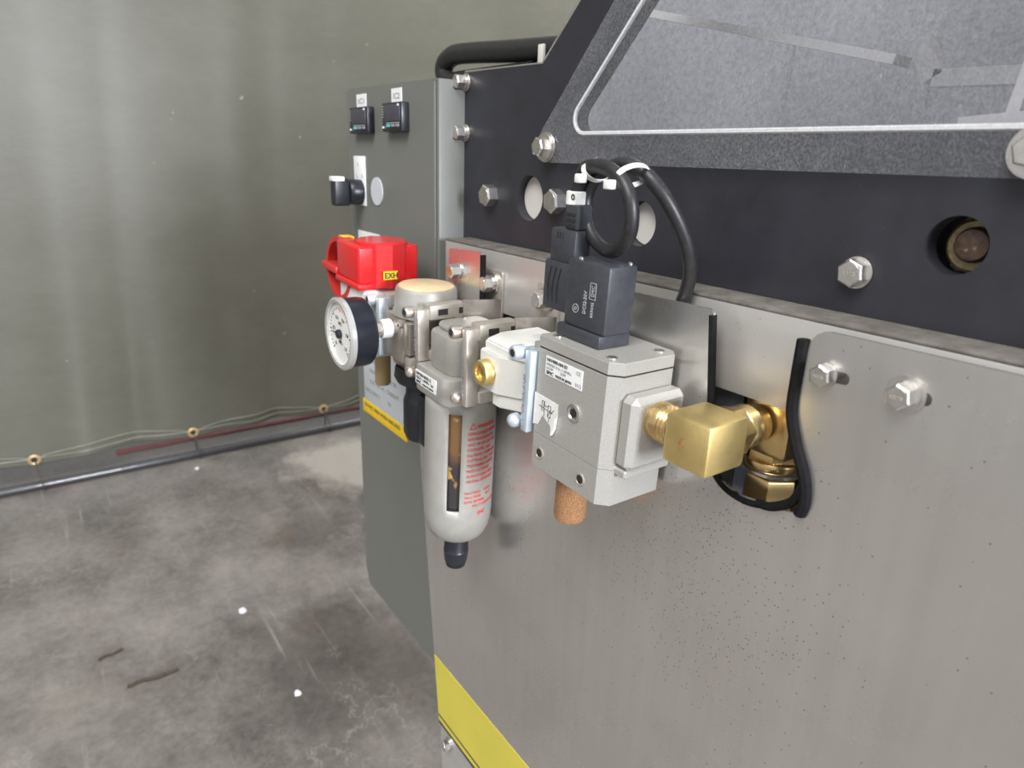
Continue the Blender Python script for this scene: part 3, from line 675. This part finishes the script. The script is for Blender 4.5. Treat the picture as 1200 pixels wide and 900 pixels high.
# --- regulator ----------------------------------------------------------
RG = thing('pressure_regulator', 'metal pressure regulator with tan cap and black knob underneath', 'regulator', (-.574, YA, ZA), TL)
bm = B(); box(bm, (-.606, -.542), (-.072, -.016), (1.004, 1.062), .003, 2, vert=(.010, 3)); bd = part(RG, 'body', bm, 'regmetal')
bm = B(); box(bm, (-.600, -.562), (-.079, -.068), (1.014, 1.060), .003); part(RG, 'gauge_boss', bm, 'regmetal')
bm = B(); box(bm, (-.560, -.549), (-.0795, -.068), (1.026, 1.058), .0025); part(RG, 'side_rib', bm, 'regmetal')
bm = B(); box(bm, (-.562, -.547), (-.0785, -.064), (1.004, 1.0245), .004); part(RG, 'side_rib', bm, 'cast')
bm = B(); lathe(bm, [(.0325, 1.060), (.0318, 1.064), (.0305, 1.066), (.0298, 1.0835), (.0285, 1.0865)], (-.574, YA, 0), (0, 0, 1), 44); dm = part(RG, 'dome', bm, 'cast')
bm = B(); lathe(bm, [(.0268, 1.086), (.0268, 1.0875), (.0255, 1.0884), (0, 1.0886)], (-.574, YA, 0), (0, 0, 1), 44); part(dm, 'cap', bm, 'tan', 'tan round cap')
bm = B(); lathe(bm, [(.030, 1.004), (.031, .995), (.0285, .990)], (-.574, YA, 0), (0, 0, 1), 36); part(RG, 'bonnet', bm, 'blackplastic')
KX = -.573; bm = B(); n = 60; prof = [(.0190, .991), (.0200, .975), (.0212, .972), (.0222, .968), (.0218, .934), (.0195, .928)]; rows = []
for r_, h_ in prof:
    rows.append([bm.verts.new((KX + (r_ * (.955 if k % 6 == 0 and .93 < h_ < .97 else 1)) * math.cos(2 * PI * k / n), YA + (r_ * (.955 if k % 6 == 0 and .93 < h_ < .97 else 1)) * math.sin(2 * PI * k / n), h_)) for k in range(n)])
for a, b in zip(rows, rows[1:]):
    for k in range(n): bm.faces.new((a[k], a[(k + 1) % n], b[(k + 1) % n], b[k]))
bm.faces.new(rows[0]); bm.faces.new(rows[-1][::-1]); kn = part(RG, 'knob', bm, 'blackplastic', 'black fluted adjusting knob')
bm = B(); box(bm, (-.558, -.5395), (-.066, -.034), (.930, .984), .004, 2); part(RG, 'drain_cover', bm, 'navy')
capscrew(RG, -.566, -.079, 1.053, .0032, .003, 'regmetal')

RG.location.x += .006; RG.location.z -= .003
# --- gauge --------------------------------------------------------------
gx, gz = -.5735, 1.0445
GA = thing('pressure_gauge', 'round pressure gauge with white dial and dark blue-black case', 'gauge', (gx, -.09, gz), TL)
o_ = (gx, -.079, gz); ax = (0, -1, 0)
bm = B(); lathe(bm, [(.0092, .005), (.0092, .0135), (.0085, .015)], o_, ax, 28); part(GA, 'nut', bm, 'whiteplastic', 'white nut')
bm = B(); lathe(bm, [(.006, 0), (.006, .030)], o_, ax, 20); lathe(bm, [(.0075, .0165), (.0075, .031)], o_, ax, 6); part(GA, 'stem', bm, 'nickel')
bm = B(); lathe(bm, [(.018, .0285), (.029, .0295), (.0318, .032), (.0325, .036), (.0325, .0535)], o_, ax, 56); part(GA, 'case', bm, 'navy')
bm = B(); lathe(bm, [(.0325, .0515), (.0338, .052), (.0338, .0560), (.0315, .0575), (.0288, .0570), (.0288, .0545)], o_, ax, 56, cap=False); part(GA, 'ring', bm, 'chrome', 'pale metal ring')
bm = B(); lathe(bm, [(.0288, .0535), (.0288, .0545)], o_, ax, 56); dl = part(GA, 'dial', bm, 'dial', 'white dial')
DY = -.079 - .0546
for k in range(31):
    a = R(225 - 270 * k / 30); r0 = .0205 if k % 5 == 0 else .0225
    t = B(); p0 = Vector((gx + r0 * math.cos(a), DY, gz + r0 * math.sin(a))); p1 = Vector((gx + .0250 * math.cos(a), DY, gz + .0250 * math.sin(a)))
    cyl(t, p0, p1, .00035 if k % 5 else .0005, 5); part(dl, 'tick', t, 'redink' if 14 < k < 22 else 'ink')
for k in range(6):
    a = R(225 - 54 * k); text_on(dl, ('0', '0.2', '0.4', '0.6', '0.8', '1.0')[k], .0052, (gx + .0160 * math.cos(a), DY, gz + .0160 * math.sin(a) - .002), XF, ZF, 'ink', align='CENTER')
text_on(dl, 'MPa', .005, (gx, DY, gz - .010), XF, ZF, 'ink', align='CENTER')
text_on(dl, 'SMC', .0045, (gx, DY, gz + .008), XF, ZF, 'ink', align='CENTER')
bm = B(); cyl(bm, (gx + .004, DY - .001, gz), (gx - .019, DY - .001, gz - .0015), .0012, 6, r2=.0004); nd = part(GA, 'needle', bm, 'ink')
bm = B(); cyl(bm, (gx, DY + .0005, gz), (gx, DY - .0035, gz), .0042, 20, bev=.0006); part(nd, 'needle_hub', bm, 'blackplastic')

# --- bracket joints ------------------------------------------------------
def bracket(dx, label, zp=None):
    b = thing('mounting_bracket', label, 'bracket', (-.541 + dx, -.02, ZA), 0, 'brackets fixing the air unit to the panel')
    x = -.541 + dx
    clamp(b, x + .012, 'nickel', 'pink', z0=1.0075, z1=1.0755, body='railmetal', ye=-.031, zp=zp)
    # strap running from the joint to the panel with a turned foot
    P = [(x + .0215, -.036), (x + .0228, -.031), (x + .033, -.0045), (x + .035, -.0010)]
    bm = B(); z0, z1 = 1.051, 1.0775; t = .0022; rows = []
    for (a, c) in P: rows.append([bm.verts.new((a, c, z0)), bm.verts.new((a + t, c, z0)), bm.verts.new((a + t, c, z1)), bm.verts.new((a, c, z1))])
    for u, v in zip(rows, rows[1:]):
        for k in range(4): bm.faces.new((u[k], u[(k + 1) % 4], v[(k + 1) % 4], v[k]))
    bm.faces.new(rows[0]); bm.faces.new(rows[-1][::-1])
    part(b, 'strap', bm, 'strap')
    bm = B(); plate(bm, rounded([(x + .008, 1.054), (x + .0372, 1.054), (x + .0372, 1.103), (x + .008, 1.103)], [.001, .001, .003, .003], 4), [], -.0024, -.0003); part(b, 'foot', bm, 'nickel')
    hexbolt(b, x + .0225, -.0024, 1.0905, .0135, .0085, .0105, .0022, .25, lock=True)
    return b
bracket(0, 'nickel clamp bracket between the regulator and the filter', 1.0235)
bracket(.083, 'nickel clamp bracket between the filter and the white port block')

# --- filter --------------------------------------------------------------
fx = -.497
FI = thing('air_filter', 'silver air filter with slotted metal bowl and red warning print', 'filter', (fx, YA, ZA), TL)
bm = B(); box(bm, (fx - .0325, fx + .034), (-.083, -.014), (.996, 1.022), .0025, 2, vert=(.013, 5)); hb = part(FI, 'head', bm, 'cast')
bm = B(); box(bm, (fx - .0195, fx + .030), (-.076, -.020), (1.0215, 1.0565), .003, 2, vert=(.014, 5)); part(FI, 'upper_body', bm, 'cast')
bm = B(); box(bm, (fx - .0175, fx + .028), (-.068, -.020), (1.0563, 1.0625), .003, 2, vert=(.010, 3)); part(FI, 'top', bm, 'cast')
bm = B(); box(bm, (fx - .0245, fx + .033), (-.060, -.024), (1.026, 1.060), .003); part(FI, 'port_body', bm, 'cast')
bm = B(); box(bm, (fx - .0235, fx + .0145), (-.0836, -.0829), (1.0035, 1.0165)); lb = part(FI, 'label', bm, 'label', 'small white type label')
text_on(lb, 'AFM30-N03D-Z', .0042, (fx - .022, -.0838, 1.0122), XF, ZF, 'ink', width=.028)
text_on(lb, 'MAX 1.0MPa  2A', .0036, (fx - .022, -.0838, 1.0085), XF, ZF, 'ink', width=.032)
text_on(lb, 'SMC', .0042, (fx - .022, -.0838, 1.0045), XF, ZF, 'ink', width=.009, bold=True)
text_on(lb, 'MADE IN JAPAN', .0026, (fx - .010, -.0838, 1.0048), XF, ZF, 'ink', width=.020)
# bowl with its sight slot
br, b0 = .0335, YA
S0, S1 = R(-51), R(-29); ZS0, ZS1 = .886, .986
ang = [S0 + (S1 - S0) * k / 6 for k in range(7)] + [S1 + (2 * PI - (S1 - S0)) * k / 50 for k in range(1, 50)]
pr_ = [(br * 1.0, .998), (br, ZS1), (br, .96), (br, .92), (br, ZS0), (br, .878), (br * .985, .868), (br * .93, .858), (br * .82, .850), (br * .66, .845), (br * .40, .8425), (.011, .842)]
bm = B(); rows = [[bm.verts.new((fx + r_ * math.cos(a), b0 + r_ * math.sin(a), h_)) for a in ang] for r_, h_ in pr_]
for i in range(len(pr_) - 1):
    for k in range(len(ang)):
        if k < 6 and 1 <= i <= 3: continue
        kk = (k + 1) % len(ang); bm.faces.new((rows[i][k], rows[i][kk], rows[i + 1][kk], rows[i + 1][k]))
bw = part(FI, 'bowl', bm, 'cast', 'long metal bowl with a sight slot', smooth=50)
md = bw.modifiers.new('wall', 'SOLIDIFY'); md.thickness = .0028; md.offset = -1
bm = B(); lathe(bm, [(.0285, .99), (.0285, .87), (.020, .86)], (fx, b0, 0), (0, 0, 1), 40); part(FI, 'inner_bowl', bm, 'bowlglass', 'oily brown inner bowl')
bm = B(); lathe(bm, [(.0122, .846), (.0122, .825), (.0128, .824), (.0118, .812), (.0100, .808)], (fx, b0, 0), (0, 0, 1), 26); dr = part(FI, 'drain', bm, 'blackplastic', 'dark drain cock')
bm = B(); lathe(bm, [(.0108, .809), (.0100, .8055), (.006, .805)], (fx, b0, 0), (0, 0, 1), 24); part(dr, 'drain_tip', bm, 'navy')
def wrap_text(s, size, a0, z, m, width=None, bold=False):
    bm = flat_text(s, size, 'LEFT', width)
    if bold:
        t = bm.copy(); bmesh.ops.translate(t, vec=(size * .06, 0, 0), verts=t.verts); merge(bm, t)
    for v in bm.verts:
        a = a0 + v.co.x / br; r_ = br + .0003 + v.co.z
        v.co = Vector((fx + r_ * math.cos(a), b0 + r_ * math.sin(a), z + v.co.y))
    part(bw, 'lettering', bm, m)
A0 = R(-20); zt = .972
wrap_text('WARNING', .0055, A0 + R(15), zt, 'redink', .022, True)
bm = B(); tri = [(0, 0), (.0062, 0), (.0031, .0056), (0, 0)]
for p, q in zip(tri, tri[1:]):
    def wp(c): a = A0 + R(3) + c[0] / br; return (fx + (br + .0003) * math.cos(a), b0 + (br + .0003) * math.sin(a), zt + c[1])
    cyl(bm, wp(p), wp(q), .0004, 5)
part(bw, 'warning_triangle', bm, 'redink')
for k, s in enumerate(('DEPRESSURIZE BEFORE', 'REMOVING BOWL OR', 'UNIT FROM AIR LINE', 'SYNTHETIC OILS', 'SOLVENTS, CHEMICALS', 'CUTTING OILS, FAST', 'TIGHTENING AGENTS', 'MAKE OUT SHORT', 'ALWAYS CLEAN WITH', 'NEUTRAL DETERGENT')):
    wrap_text(s, .0042, A0, zt - .0062 - .0054 * k, 'redink', min(.034, len(s) * .00185))
for k, s in enumerate(('MAX.PRESS.   1.0MPa', 'MAX.TEMP.     60 C', 'BOWL MATERIAL', '        POLYCARBONATE')):
    wrap_text(s, .0038, A0 - R(2), zt - .067 - .0048 * k, 'redink', .030 if k != 2 else .022)
wrap_text('SMC', .0055, A0 + R(22), zt - .091, 'redink', .009, True)

# --- white port block -----------------------------------------------------
tx = -.408
TB = thing('port_block', 'off-white port block with brass plug beside the solenoid valve', 'port block', (tx, YA, ZA), TL)
def zprism(pts, z0, z1, bev, seg=1):
    t = B(); lo = [t.verts.new((x, y, z0)) for x, y in pts]; hi = [t.verts.new((x, y, z1)) for x, y in pts]; n = len(pts)
    t.faces.new(lo[::-1]); t.faces.new(hi)
    for k in range(n): t.faces.new((lo[k], lo[(k + 1) % n], hi[(k + 1) % n], hi[k]))
    bmesh.ops.recalc_face_normals(t, faces=t.faces)
    if bev: bmesh.ops.bevel(t, geom=t.edges[:], offset=bev, segments=seg, affect='EDGES')
    return t
bb = part(TB, 'body', zprism([(tx - .022, -.077), (tx + .003, -.077), (tx + .020, -.066), (tx + .034, -.060), (tx + .034, -.020), (tx - .022, -.020)], 1.0275, 1.0595, .0012, 2), 'offwhite')
t = B()
hood = [(tx - .023, -.072), (tx + .012, -.072), (tx + .036, -.060), (tx + .036, -.022), (tx - .023, -.022)]
top_ = [(tx - .015, -.062), (tx + .010, -.062), (tx + .030, -.054), (tx + .030, -.026), (tx - .015, -.026)]
L_ = [[t.verts.new((x, y, z)) for x, y in P_] for P_, z in ((hood, 1.0585), (hood, 1.0655), (top_, 1.0725))]
t.faces.new(L_[0][::-1]); t.faces.new(L_[2])
for a_, b_ in zip(L_, L_[1:]):
    for k in range(5): t.faces.new((a_[k], a_[(k + 1) % 5], b_[(k + 1) % 5], b_[k]))
bmesh.ops.recalc_face_normals(t, faces=t.faces); bmesh.ops.bevel(t, geom=t.edges[:], offset=.0011, segments=2, affect='EDGES')
part(TB, 'hood', t, 'offwhite')
part(TB, 'lower_body', zprism([(tx - .006, -.074), (tx + .004, -.074), (tx + .022, -.063), (tx + .034, -.058), (tx + .034, -.022), (tx - .006, -.022)], 1.0165, 1.0280, .001, 2), 'offwhite')
px_, pz_ = tx - .0085, 1.0435
bm = B(); lathe(bm, [(.0103, 0), (.0103, .003), (.0097, .004), (.0103, .005), (.0097, .006), (.0103, .007), (.0097, .008), (.0094, .009), (.0062, .009), (.0057, .006), (0, .006)], (px_, -.0765, pz_), (0, -1, 0), 36); pg = part(TB, 'plug', bm, 'brass', 'brass socket plug')
bm = B(); cyl(bm, (px_, -.0822, pz_), (px_, -.0832, pz_), .0054, 6); part(pg, 'socket', bm, 'brassfit')
bm = B(); lathe(bm, [(.006, 0), (.0072, .0003), (.0072, .0006)], (tx + .010, -.042, 1.0722), (0, 0, 1), 20); part(TB, 'mark_ring', bm, 'signgrey')
clamp(TB, tx + .040, 'zinc', 'zinc', yf=-.079, z0=1.0165, z1=1.081, body='cast')

TB.location.x += .005
# --- solenoid valve ---------------------------------------------------------
VX0, VX1, VY0, VY1 = -.353, -.2755, -.0755, -.018
SV = thing('solenoid_valve', 'silver soft-start solenoid valve with black coil on top', 'valve', ((VX0 + VX1) / 2, YA, ZA), R(2.0))
def vbody(z0, z1, inset=0, bev=.0012):
    b_ = B(); o = rounded([(VX0 + inset, VY0 + inset), (VX1 - inset, VY0 + inset), (VX1 - inset, VY1 - inset), (VX0 + inset, VY1 - inset)], [.001, .0075, .006, .001], 1)
    lo = [b_.verts.new((x, y, z0)) for x, y in o]; hi = [b_.verts.new((x, y, z1)) for x, y in o]; n = len(o)
    b_.faces.new(lo[::-1]); b_.faces.new(hi)
    for k in range(n): b_.faces.new((lo[k], lo[(k + 1) % n], hi[(k + 1) % n], hi[k]))
    if bev: bmesh.ops.bevel(b_, geom=[e for e in b_.edges if abs(e.verts[0].co.z - e.verts[1].co.z) < 1e-6], offset=bev, segments=2, affect='EDGES')
    return b_
part(SV, 'body', vbody(1.0133, 1.0771, 0, .0003), 'valve')
part(SV, 'lid', vbody(1.0775, 1.0865, 0, .0009), 'valve')
part(SV, 'foot_block', vbody(.9870, 1.0131, 0, .0003), 'valve')
b_ = vbody(1.0120, 1.0790, .0004, 0); part(SV, 'gasket', b_, 'dark')
for (x, y) in ((VX0 + .011, VY0 + .008), (VX1 - .013, VY0 + .008), (VX1 - .010, VY1 - .010), (VX0 + .011, VY1 - .010)):
    bm = B(); cyl(bm, (x, y, 1.086), (x, y, 1.0872), .0036, 18, bev=.0004); part(SV, 'lid_screw', bm, 'steelbolt')
bm = B(); box(bm, (VX1 - .002, -.2625), (-.069, -.022), (1.0165, 1.0665), .004, 1); part(SV, 'port_boss', bm, 'valve')
bm = B(); box(bm, (VX1 - .002, -.2660), (-.0675, -.026), (1.0105, 1.0163), .0012, 1); part(SV, 'boss_foot', bm, 'valve')
# front screw, tapped holes
bm = B(); lathe(bm, [(.0064, 0), (.0064, .0010), (.0046, .0014), (.0036, .0004), (0, .0004)], (-.3105, VY0, 1.0425), (0, -1, 0), 24); fs = part(SV, 'front_screw', bm, 'steelbolt')
bm = B(); cyl(bm, (-.3105, VY0 - .0002, 1.0425), (-.3105, VY0 - .0008, 1.0425), .0034, 6); part(fs, 'socket', bm, 'dark')
for hx, hz in ((-.3435, .9990), (-.2985, .9985)):
    bm = B(); lathe(bm, [(.0046, 0), (.0046, .0006), (.0034, .0006), (.0029, .0001), (0, .0001)], (hx, VY0, hz), (0, -1, 0), 20); th = part(SV, 'tapped_hole', bm, 'nickel')
    bm = B(); cyl(bm, (hx, VY0 - .0001, hz), (hx, VY0 - .00055, hz), .0030, 14); part(th, 'hole', bm, 'dark')
# type label
bm = B(); box(bm, (-.3432, -.3050), (VY0 - .0004, VY0), (1.0600, 1.0735)); lb = part(SV, 'label', bm, 'label', 'white type label')
ly = VY0 - .00055
text_on(lb, 'NAV4000-N04-5D', .0034, (-.3420, ly, 1.0702), XF, ZF, 'ink', width=.0215)
text_on(lb, 'PRESS 0.2~1.0MPa', .0026, (-.3420, ly, 1.0672), XF, ZF, 'greyink', width=.026)
text_on(lb, 'DC24V', .0024, (-.3420, ly, 1.0645), XF, ZF, 'greyink')
text_on(lb, '2.5W', .0026, (-.3270, ly, 1.0645), XF, ZF, 'greyink')
text_on(lb, 'SMC', .0036, (-.3420, ly, 1.0610), XF, ZF, 'ink', width=.0075, bold=True)
text_on(lb, 'MADE IN JAPAN', .0030, (-.3320, ly, 1.0610), XF, ZF, 'ink', width=.0165)
text_on(lb, 'CE', .0036, (-.3110, ly, 1.0696), XF, ZF, 'greyink')
text_on(lb, 'H12', .0036, (-.3112, ly, 1.0615), XF, ZF, 'greyink')
# torn circuit sticker
bm = B(); plate(bm, [(-.3530, 1.0435), (-.3268, 1.0425), (-.3262, 1.034), (-.3290, 1.0235), (-.3315, 1.0205), (-.3340, 1.0245), (-.3390, 1.0270), (-.3425, 1.0290), (-.3445, 1.0250), (-.3470, 1.0205), (-.3530, 1.0190)], [], VY0 - .0004, VY0 - .00005); pp = part(SV, 'torn_sticker', bm, 'paper', 'torn white sticker with circuit symbol', smooth=20)
bm = B(); plate(bm, [(-.3300, 1.0250), (-.3262, 1.0330), (-.3268, 1.0245), (-.3300, 1.0185)], [], VY0 - .0028, VY0 - .0004); part(pp, 'curled_flap', bm, 'paper')
def line(parent, a, b, r_=.00022, m='ink'):
    bm = B(); cyl(bm, (a[0], ly, a[1]), (b[0], ly, b[1]), r_, 4); part(parent, 'symbol_line', bm, m)
for a, b in (((-.3470, 1.0355), (-.3320, 1.0340)), ((-.3440, 1.0400), (-.3440, 1.0330)), ((-.3440, 1.0400), (-.3410, 1.0400)), ((-.3410, 1.0400), (-.3410, 1.0290)), ((-.3440, 1.0330), (-.3410, 1.0330)), ((-.3370, 1.0385), (-.3370, 1.0300)), ((-.3370, 1.0385), (-.3340, 1.0385)), ((-.3340, 1.0385), (-.3340, 1.0300)), ((-.3370, 1.0300), (-.3340, 1.0300)), ((-.3410, 1.0372), (-.3370, 1.0372)), ((-.3425, 1.0345), (-.3415, 1.0395)), ((-.3368, 1.0305), (-.3342, 1.0360)), ((-.3340, 1.0330), (-.3305, 1.0370)), ((-.3355, 1.0300), (-.3355, 1.0262))): line(pp, a, b)
# coil
bm = B(); box(bm, (-.3475, -.3040), (-.0655, -.0375), (1.0868, 1.0955), .001); cb = part(SV, 'coil_base', bm, 'coil')
bm = B(); box(bm, (-.3430, -.3020), (-.0640, -.0390), (1.0955, 1.1405), .0022, 2); cl = part(SV, 'coil', bm, 'coil', 'black solenoid coil block')
ROT = (0, 0, -1)
text_on(cl, 'DC02-20V', .0042, (-.3210, -.0642, 1.1065), (0, 0, 1), (-1, 0, 0), 'whiteink', width=.0150)
text_on(cl, '00904S', .0032, (-.3140, -.0642, 1.1055), (0, 0, 1), (-1, 0, 0), 'whiteink', width=.0100)
text_on(cl, 'SMC', .0040, (-.3140, -.0642, 1.1190), (0, 0, 1), (-1, 0, 0), 'whiteink', width=.0072)
for a, b in (((-.3182, 1.1175), (-.3182, 1.1280)), ((-.3128, 1.1175), (-.3128, 1.1280)), ((-.3182, 1.1175), (-.3128, 1.1175)), ((-.3182, 1.1280), (-.3128, 1.1280))):
    t = B(); cyl(t, (a[0], -.0642, a[1]), (b[0], -.0642, b[1]), .0002, 4); part(cl, 'box_line', t, 'whiteink')
t = B(); lathe(t, [(.0030, 0), (.0030, .0002), (.0026, .0002), (.0026, 0)], (-.3310, -.0640, 1.1085), (0, -1, 0), 20, cap=False); part(cl, 'ring_mark', t, 'whiteink')
t = B(); lathe(t, [(.0012, 0), (.0012, .0002), (.0008, .0002), (.0008, 0)], (-.3310, -.0640, 1.1085), (0, -1, 0), 14, cap=False); part(cl, 'ring_mark', t, 'whiteink')
for sx, sy in ((-.334, -.060), (-.306, -.043)):
    t = B(); lathe(t, [(.0018, 0), (.0018, .0012), (.001, .0018), (0, .002)], (sx, sy, 1.1402), (0, 0, 1), 12); part(cl, 'screw', t, 'steelbolt')
# plug connector
bm = B(); box(bm, (-.3720, -.3425), (-.0605, -.0435), (1.1005, 1.1350), .002, 2); pc = part(SV, 'plug_connector', bm, 'coil', 'black cable plug on the coil')
bm = B(); box(bm, (-.3680, -.3420), (-.0595, -.0455), (1.1345, 1.1570), .0015, 2); part(pc, 'plug_hood', bm, 'coil')
for k in range(3):
    t = B(); xk = -.3665 + .0052 * k; tube(t, [(xk + .003, -.0606, 1.1305), (xk + .0008, -.0607, 1.122), (xk, -.0607, 1.114), (xk + .0008, -.0606, 1.106)], .0006, 5, 4); part(pc, 'grip_rib', t, 'blackplastic')
for k in range(3):
    t = B(); cyl(t, (-.3610 + .0028 * k, -.0596, 1.1505), (-.3602 + .0028 * k, -.0596, 1.1545), .0004, 5); part(pc, 'mark', t, 'blackplastic')
bm = B(); box(bm, (-.3560, -.3425), (-.0585, -.0455), (1.1570, 1.1735), .002, 2, ); stf = part(pc, 'strain_relief', bm, 'coil')
for k in range(3):
    for xx in (-.3525, -.3468):
        t = B(); box(t, (xx - .0022, xx + .0022), (-.0592, -.0584), (1.1592 + .0036 * k, 1.1608 + .0036 * k)); part(pc, 'relief_slot', t, 'dark')
# silencer under the valve
bm = B(); cyl(bm, (-.3330, -.050, .9872), (-.3330, -.050, .9815), .0145, 28, bev=.0008); part(SV, 'silencer_base', bm, 'valve')
bm = B(); lathe(bm, [(.0122, .9815), (.0122, .9460), (.0114, .9435), (0, .943)], (-.3330, -.050, 0), (0, 0, 1), 32); part(SV, 'silencer', bm, 'bronze', 'brown sintered bronze silencer')

# --- brass elbow -----------------------------------------------------------
ex, ey, ez = -.2265, -.0475, 1.0485
EL = thing('brass_elbow', 'square brass elbow joining the solenoid valve to the panel', 'pipe fitting', (ex, ey, ez))
bm = B(); box(bm, (ex - .0165, ex + .0165), (ey - .0165, ey + .0195), (ez - .0160, ez + .0160), .0028, 2); bk = part(EL, 'block', bm, 'brass')
text_on(bk, 'YOR', .0045, (ex - .0010, ey - .0168, ez - .005), (0, 0, 1), (-1, 0, 0), 'bronze', width=.009)
bm = B(); lathe(bm, [(.0118, .012), (.0128, .016), (.0128, .0200), (.0118, .0215), (.0128, .0230), (.0118, .0245), (.0128, .026), (.0118, .0275), (.0125, .029), (.0125, .0362)], (ex, ey, ez), (-1, 0, 0), 32); part(EL, 'valve_thread', bm, 'brassfit')
bm = B(); lathe(bm, [(.0130, .014), (.0135, .0185), (.0120, .0195)], (ex, ey, ez), (0, 1, 0), 32); cyl(bm, (ex, ey + .019, ez), (ex, ey + .030, ez), .0162, 6, bev=.0008, ph=.3)
lathe(bm, [(.0130, .030), (.0140, .031), (.0130, .0325), (.0140, .034), (.0130, .0355), (.0140, .037), (.0130, .0385), (.0140, .040), (.0130, .0415), (.0125, .05)], (ex, ey, ez), (0, 1, 0), 32); part(EL, 'nut', bm, 'brassfit', 'threaded brass nut')
# fitting inside the cut-out
ix, iy = -.2215, .022
FT = thing('brass_fitting', 'brass elbow fitting behind the U-shaped cut-out', 'pipe fitting', (ix, iy, .98))
bm = B(); box(bm, (ix - .017, ix + .017), (iy - .016, iy + .018), (1.027, 1.066), .004, 2); part(FT, 'block', bm, 'brassfit')
bm = B(); lathe(bm, [(.0165, 1.028), (.0175, 1.022), (.0175, 1.016), (.0165, 1.0145), (.0175, 1.013), (.0165, 1.0115), (.0175, 1.010), (.0175, .985), (.0155, .98), (.0155, .93)], (ix, iy, 0), (0, 0, 1), 6, cap=True)
lathe(bm, [(.0190, 1.0235), (.0195, 1.0225), (.0195, 1.0185), (.0190, 1.0175)], (ix, iy, 0), (0, 0, 1), 32); part(FT, 'union', bm, 'brassfit')
bm = B(); lathe(bm, [(.0202, 1.0170), (.0202, 1.0150)], (ix, iy, 0), (0, 0, 1), 32); part(FT, 'seal_ring', bm, 'steelbolt')

# --- cable ---------------------------------------------------------------------
CY = -.052
CA = thing('coil_cable', 'black cable looped once above the solenoid coil', 'cable', (-.349, CY, 1.173))
pts = [(-.3492, CY, 1.172), (-.3490, CY, 1.182), (-.3445, CY, 1.1925), (-.3335, CY - .002, 1.1985), (-.3190, CY - .004, 1.1985), (-.3060, CY - .006, 1.1920), (-.2985, CY - .006, 1.1790), (-.2990, CY - .004, 1.1620), (-.3090, CY, 1.1500),
       (-.3210, CY + .003, 1.1480), (-.3330, CY + .005, 1.1555), (-.3405, CY + .007, 1.1690), (-.3410, CY + .008, 1.1820), (-.3345, CY + .009, 1.1935), (-.3210, CY + .010, 1.2005), (-.3060, CY + .012, 1.1985), (-.2935, CY + .016, 1.1890),
       (-.2850, CY + .024, 1.1740), (-.2810, CY + .034, 1.1560), (-.2815, CY + .042, 1.1380), (-.2860, CY + .0455, 1.1220), (-.2915, CY + .0465, 1.1080), (-.297, CY + .0465, 1.090)]
pts = [(-.3215 + (x + .3215) * (1.28 if 3 <= i <= 14 else 1), y, z) for i, (x, y, z) in enumerate(pts)]
bm = B(); tube(bm, pts, .0046, 14, 8); part(CA, 'sheath', bm, 'rubber', smooth=60)
bm = B(); cyl(bm, (-.3493, CY, 1.1740), (-.3490, CY, 1.1830), .0066, 20, bev=.0006); ta = part(CA, 'marker_sleeve', bm, 'whiteplastic', 'white cable marker')
text_on(ta, '0', .0055, (-.3468, CY - .0066, 1.1775), (.9, .5, 0), (0, 0, 1), 'ink', bold=True)
def tie(c, nrm, rx, rz, head, lab):
    t_ = thing('cable_tie', lab, 'cable tie', c, 0, 'white ties on the looped cable')
    c = Vector(c); q = Vector(nrm).to_track_quat('Z', 'Y'); bm = B(); n = 28; rows = []
    for k in range(n):
        a = 2 * PI * k / n; u = Vector((math.cos(a) * rx, math.sin(a) * rz, 0)); w = Vector((math.cos(a), math.sin(a), 0))
        rows.append([bm.verts.new(c + q @ (u + w * d + Vector((0, 0, h)))) for d, h in ((0, -.0017), (.0008, -.0017), (.0008, .0017), (0, .0017))])
    for i in range(n):
        a, b = rows[i], rows[(i + 1) % n]
        for k in range(4): bm.faces.new((a[k], a[(k + 1) % 4], b[(k + 1) % 4], b[k]))
    part(t_, 'strap', bm, 'whiteplastic')
    h = Vector(head); bm = B(); box(bm, (h.x - .0032, h.x + .0032), (h.y - .0028, h.y + .0028), (h.z - .0028, h.z + .0028), .0009); part(t_, 'head', bm, 'whiteplastic')
tie((-.3345, CY + .003, 1.1965), (.9, 0, .4), .0104, .0066, (-.3330, CY - .0110, 1.1915), 'white cable tie on the left of the cable loop')
tie((-.3020, CY + .004, 1.1945), (.75, 0, -.55), .0128, .0072, (-.3045, CY - .0125, 1.1890), 'white cable tie on the right of the cable loop')
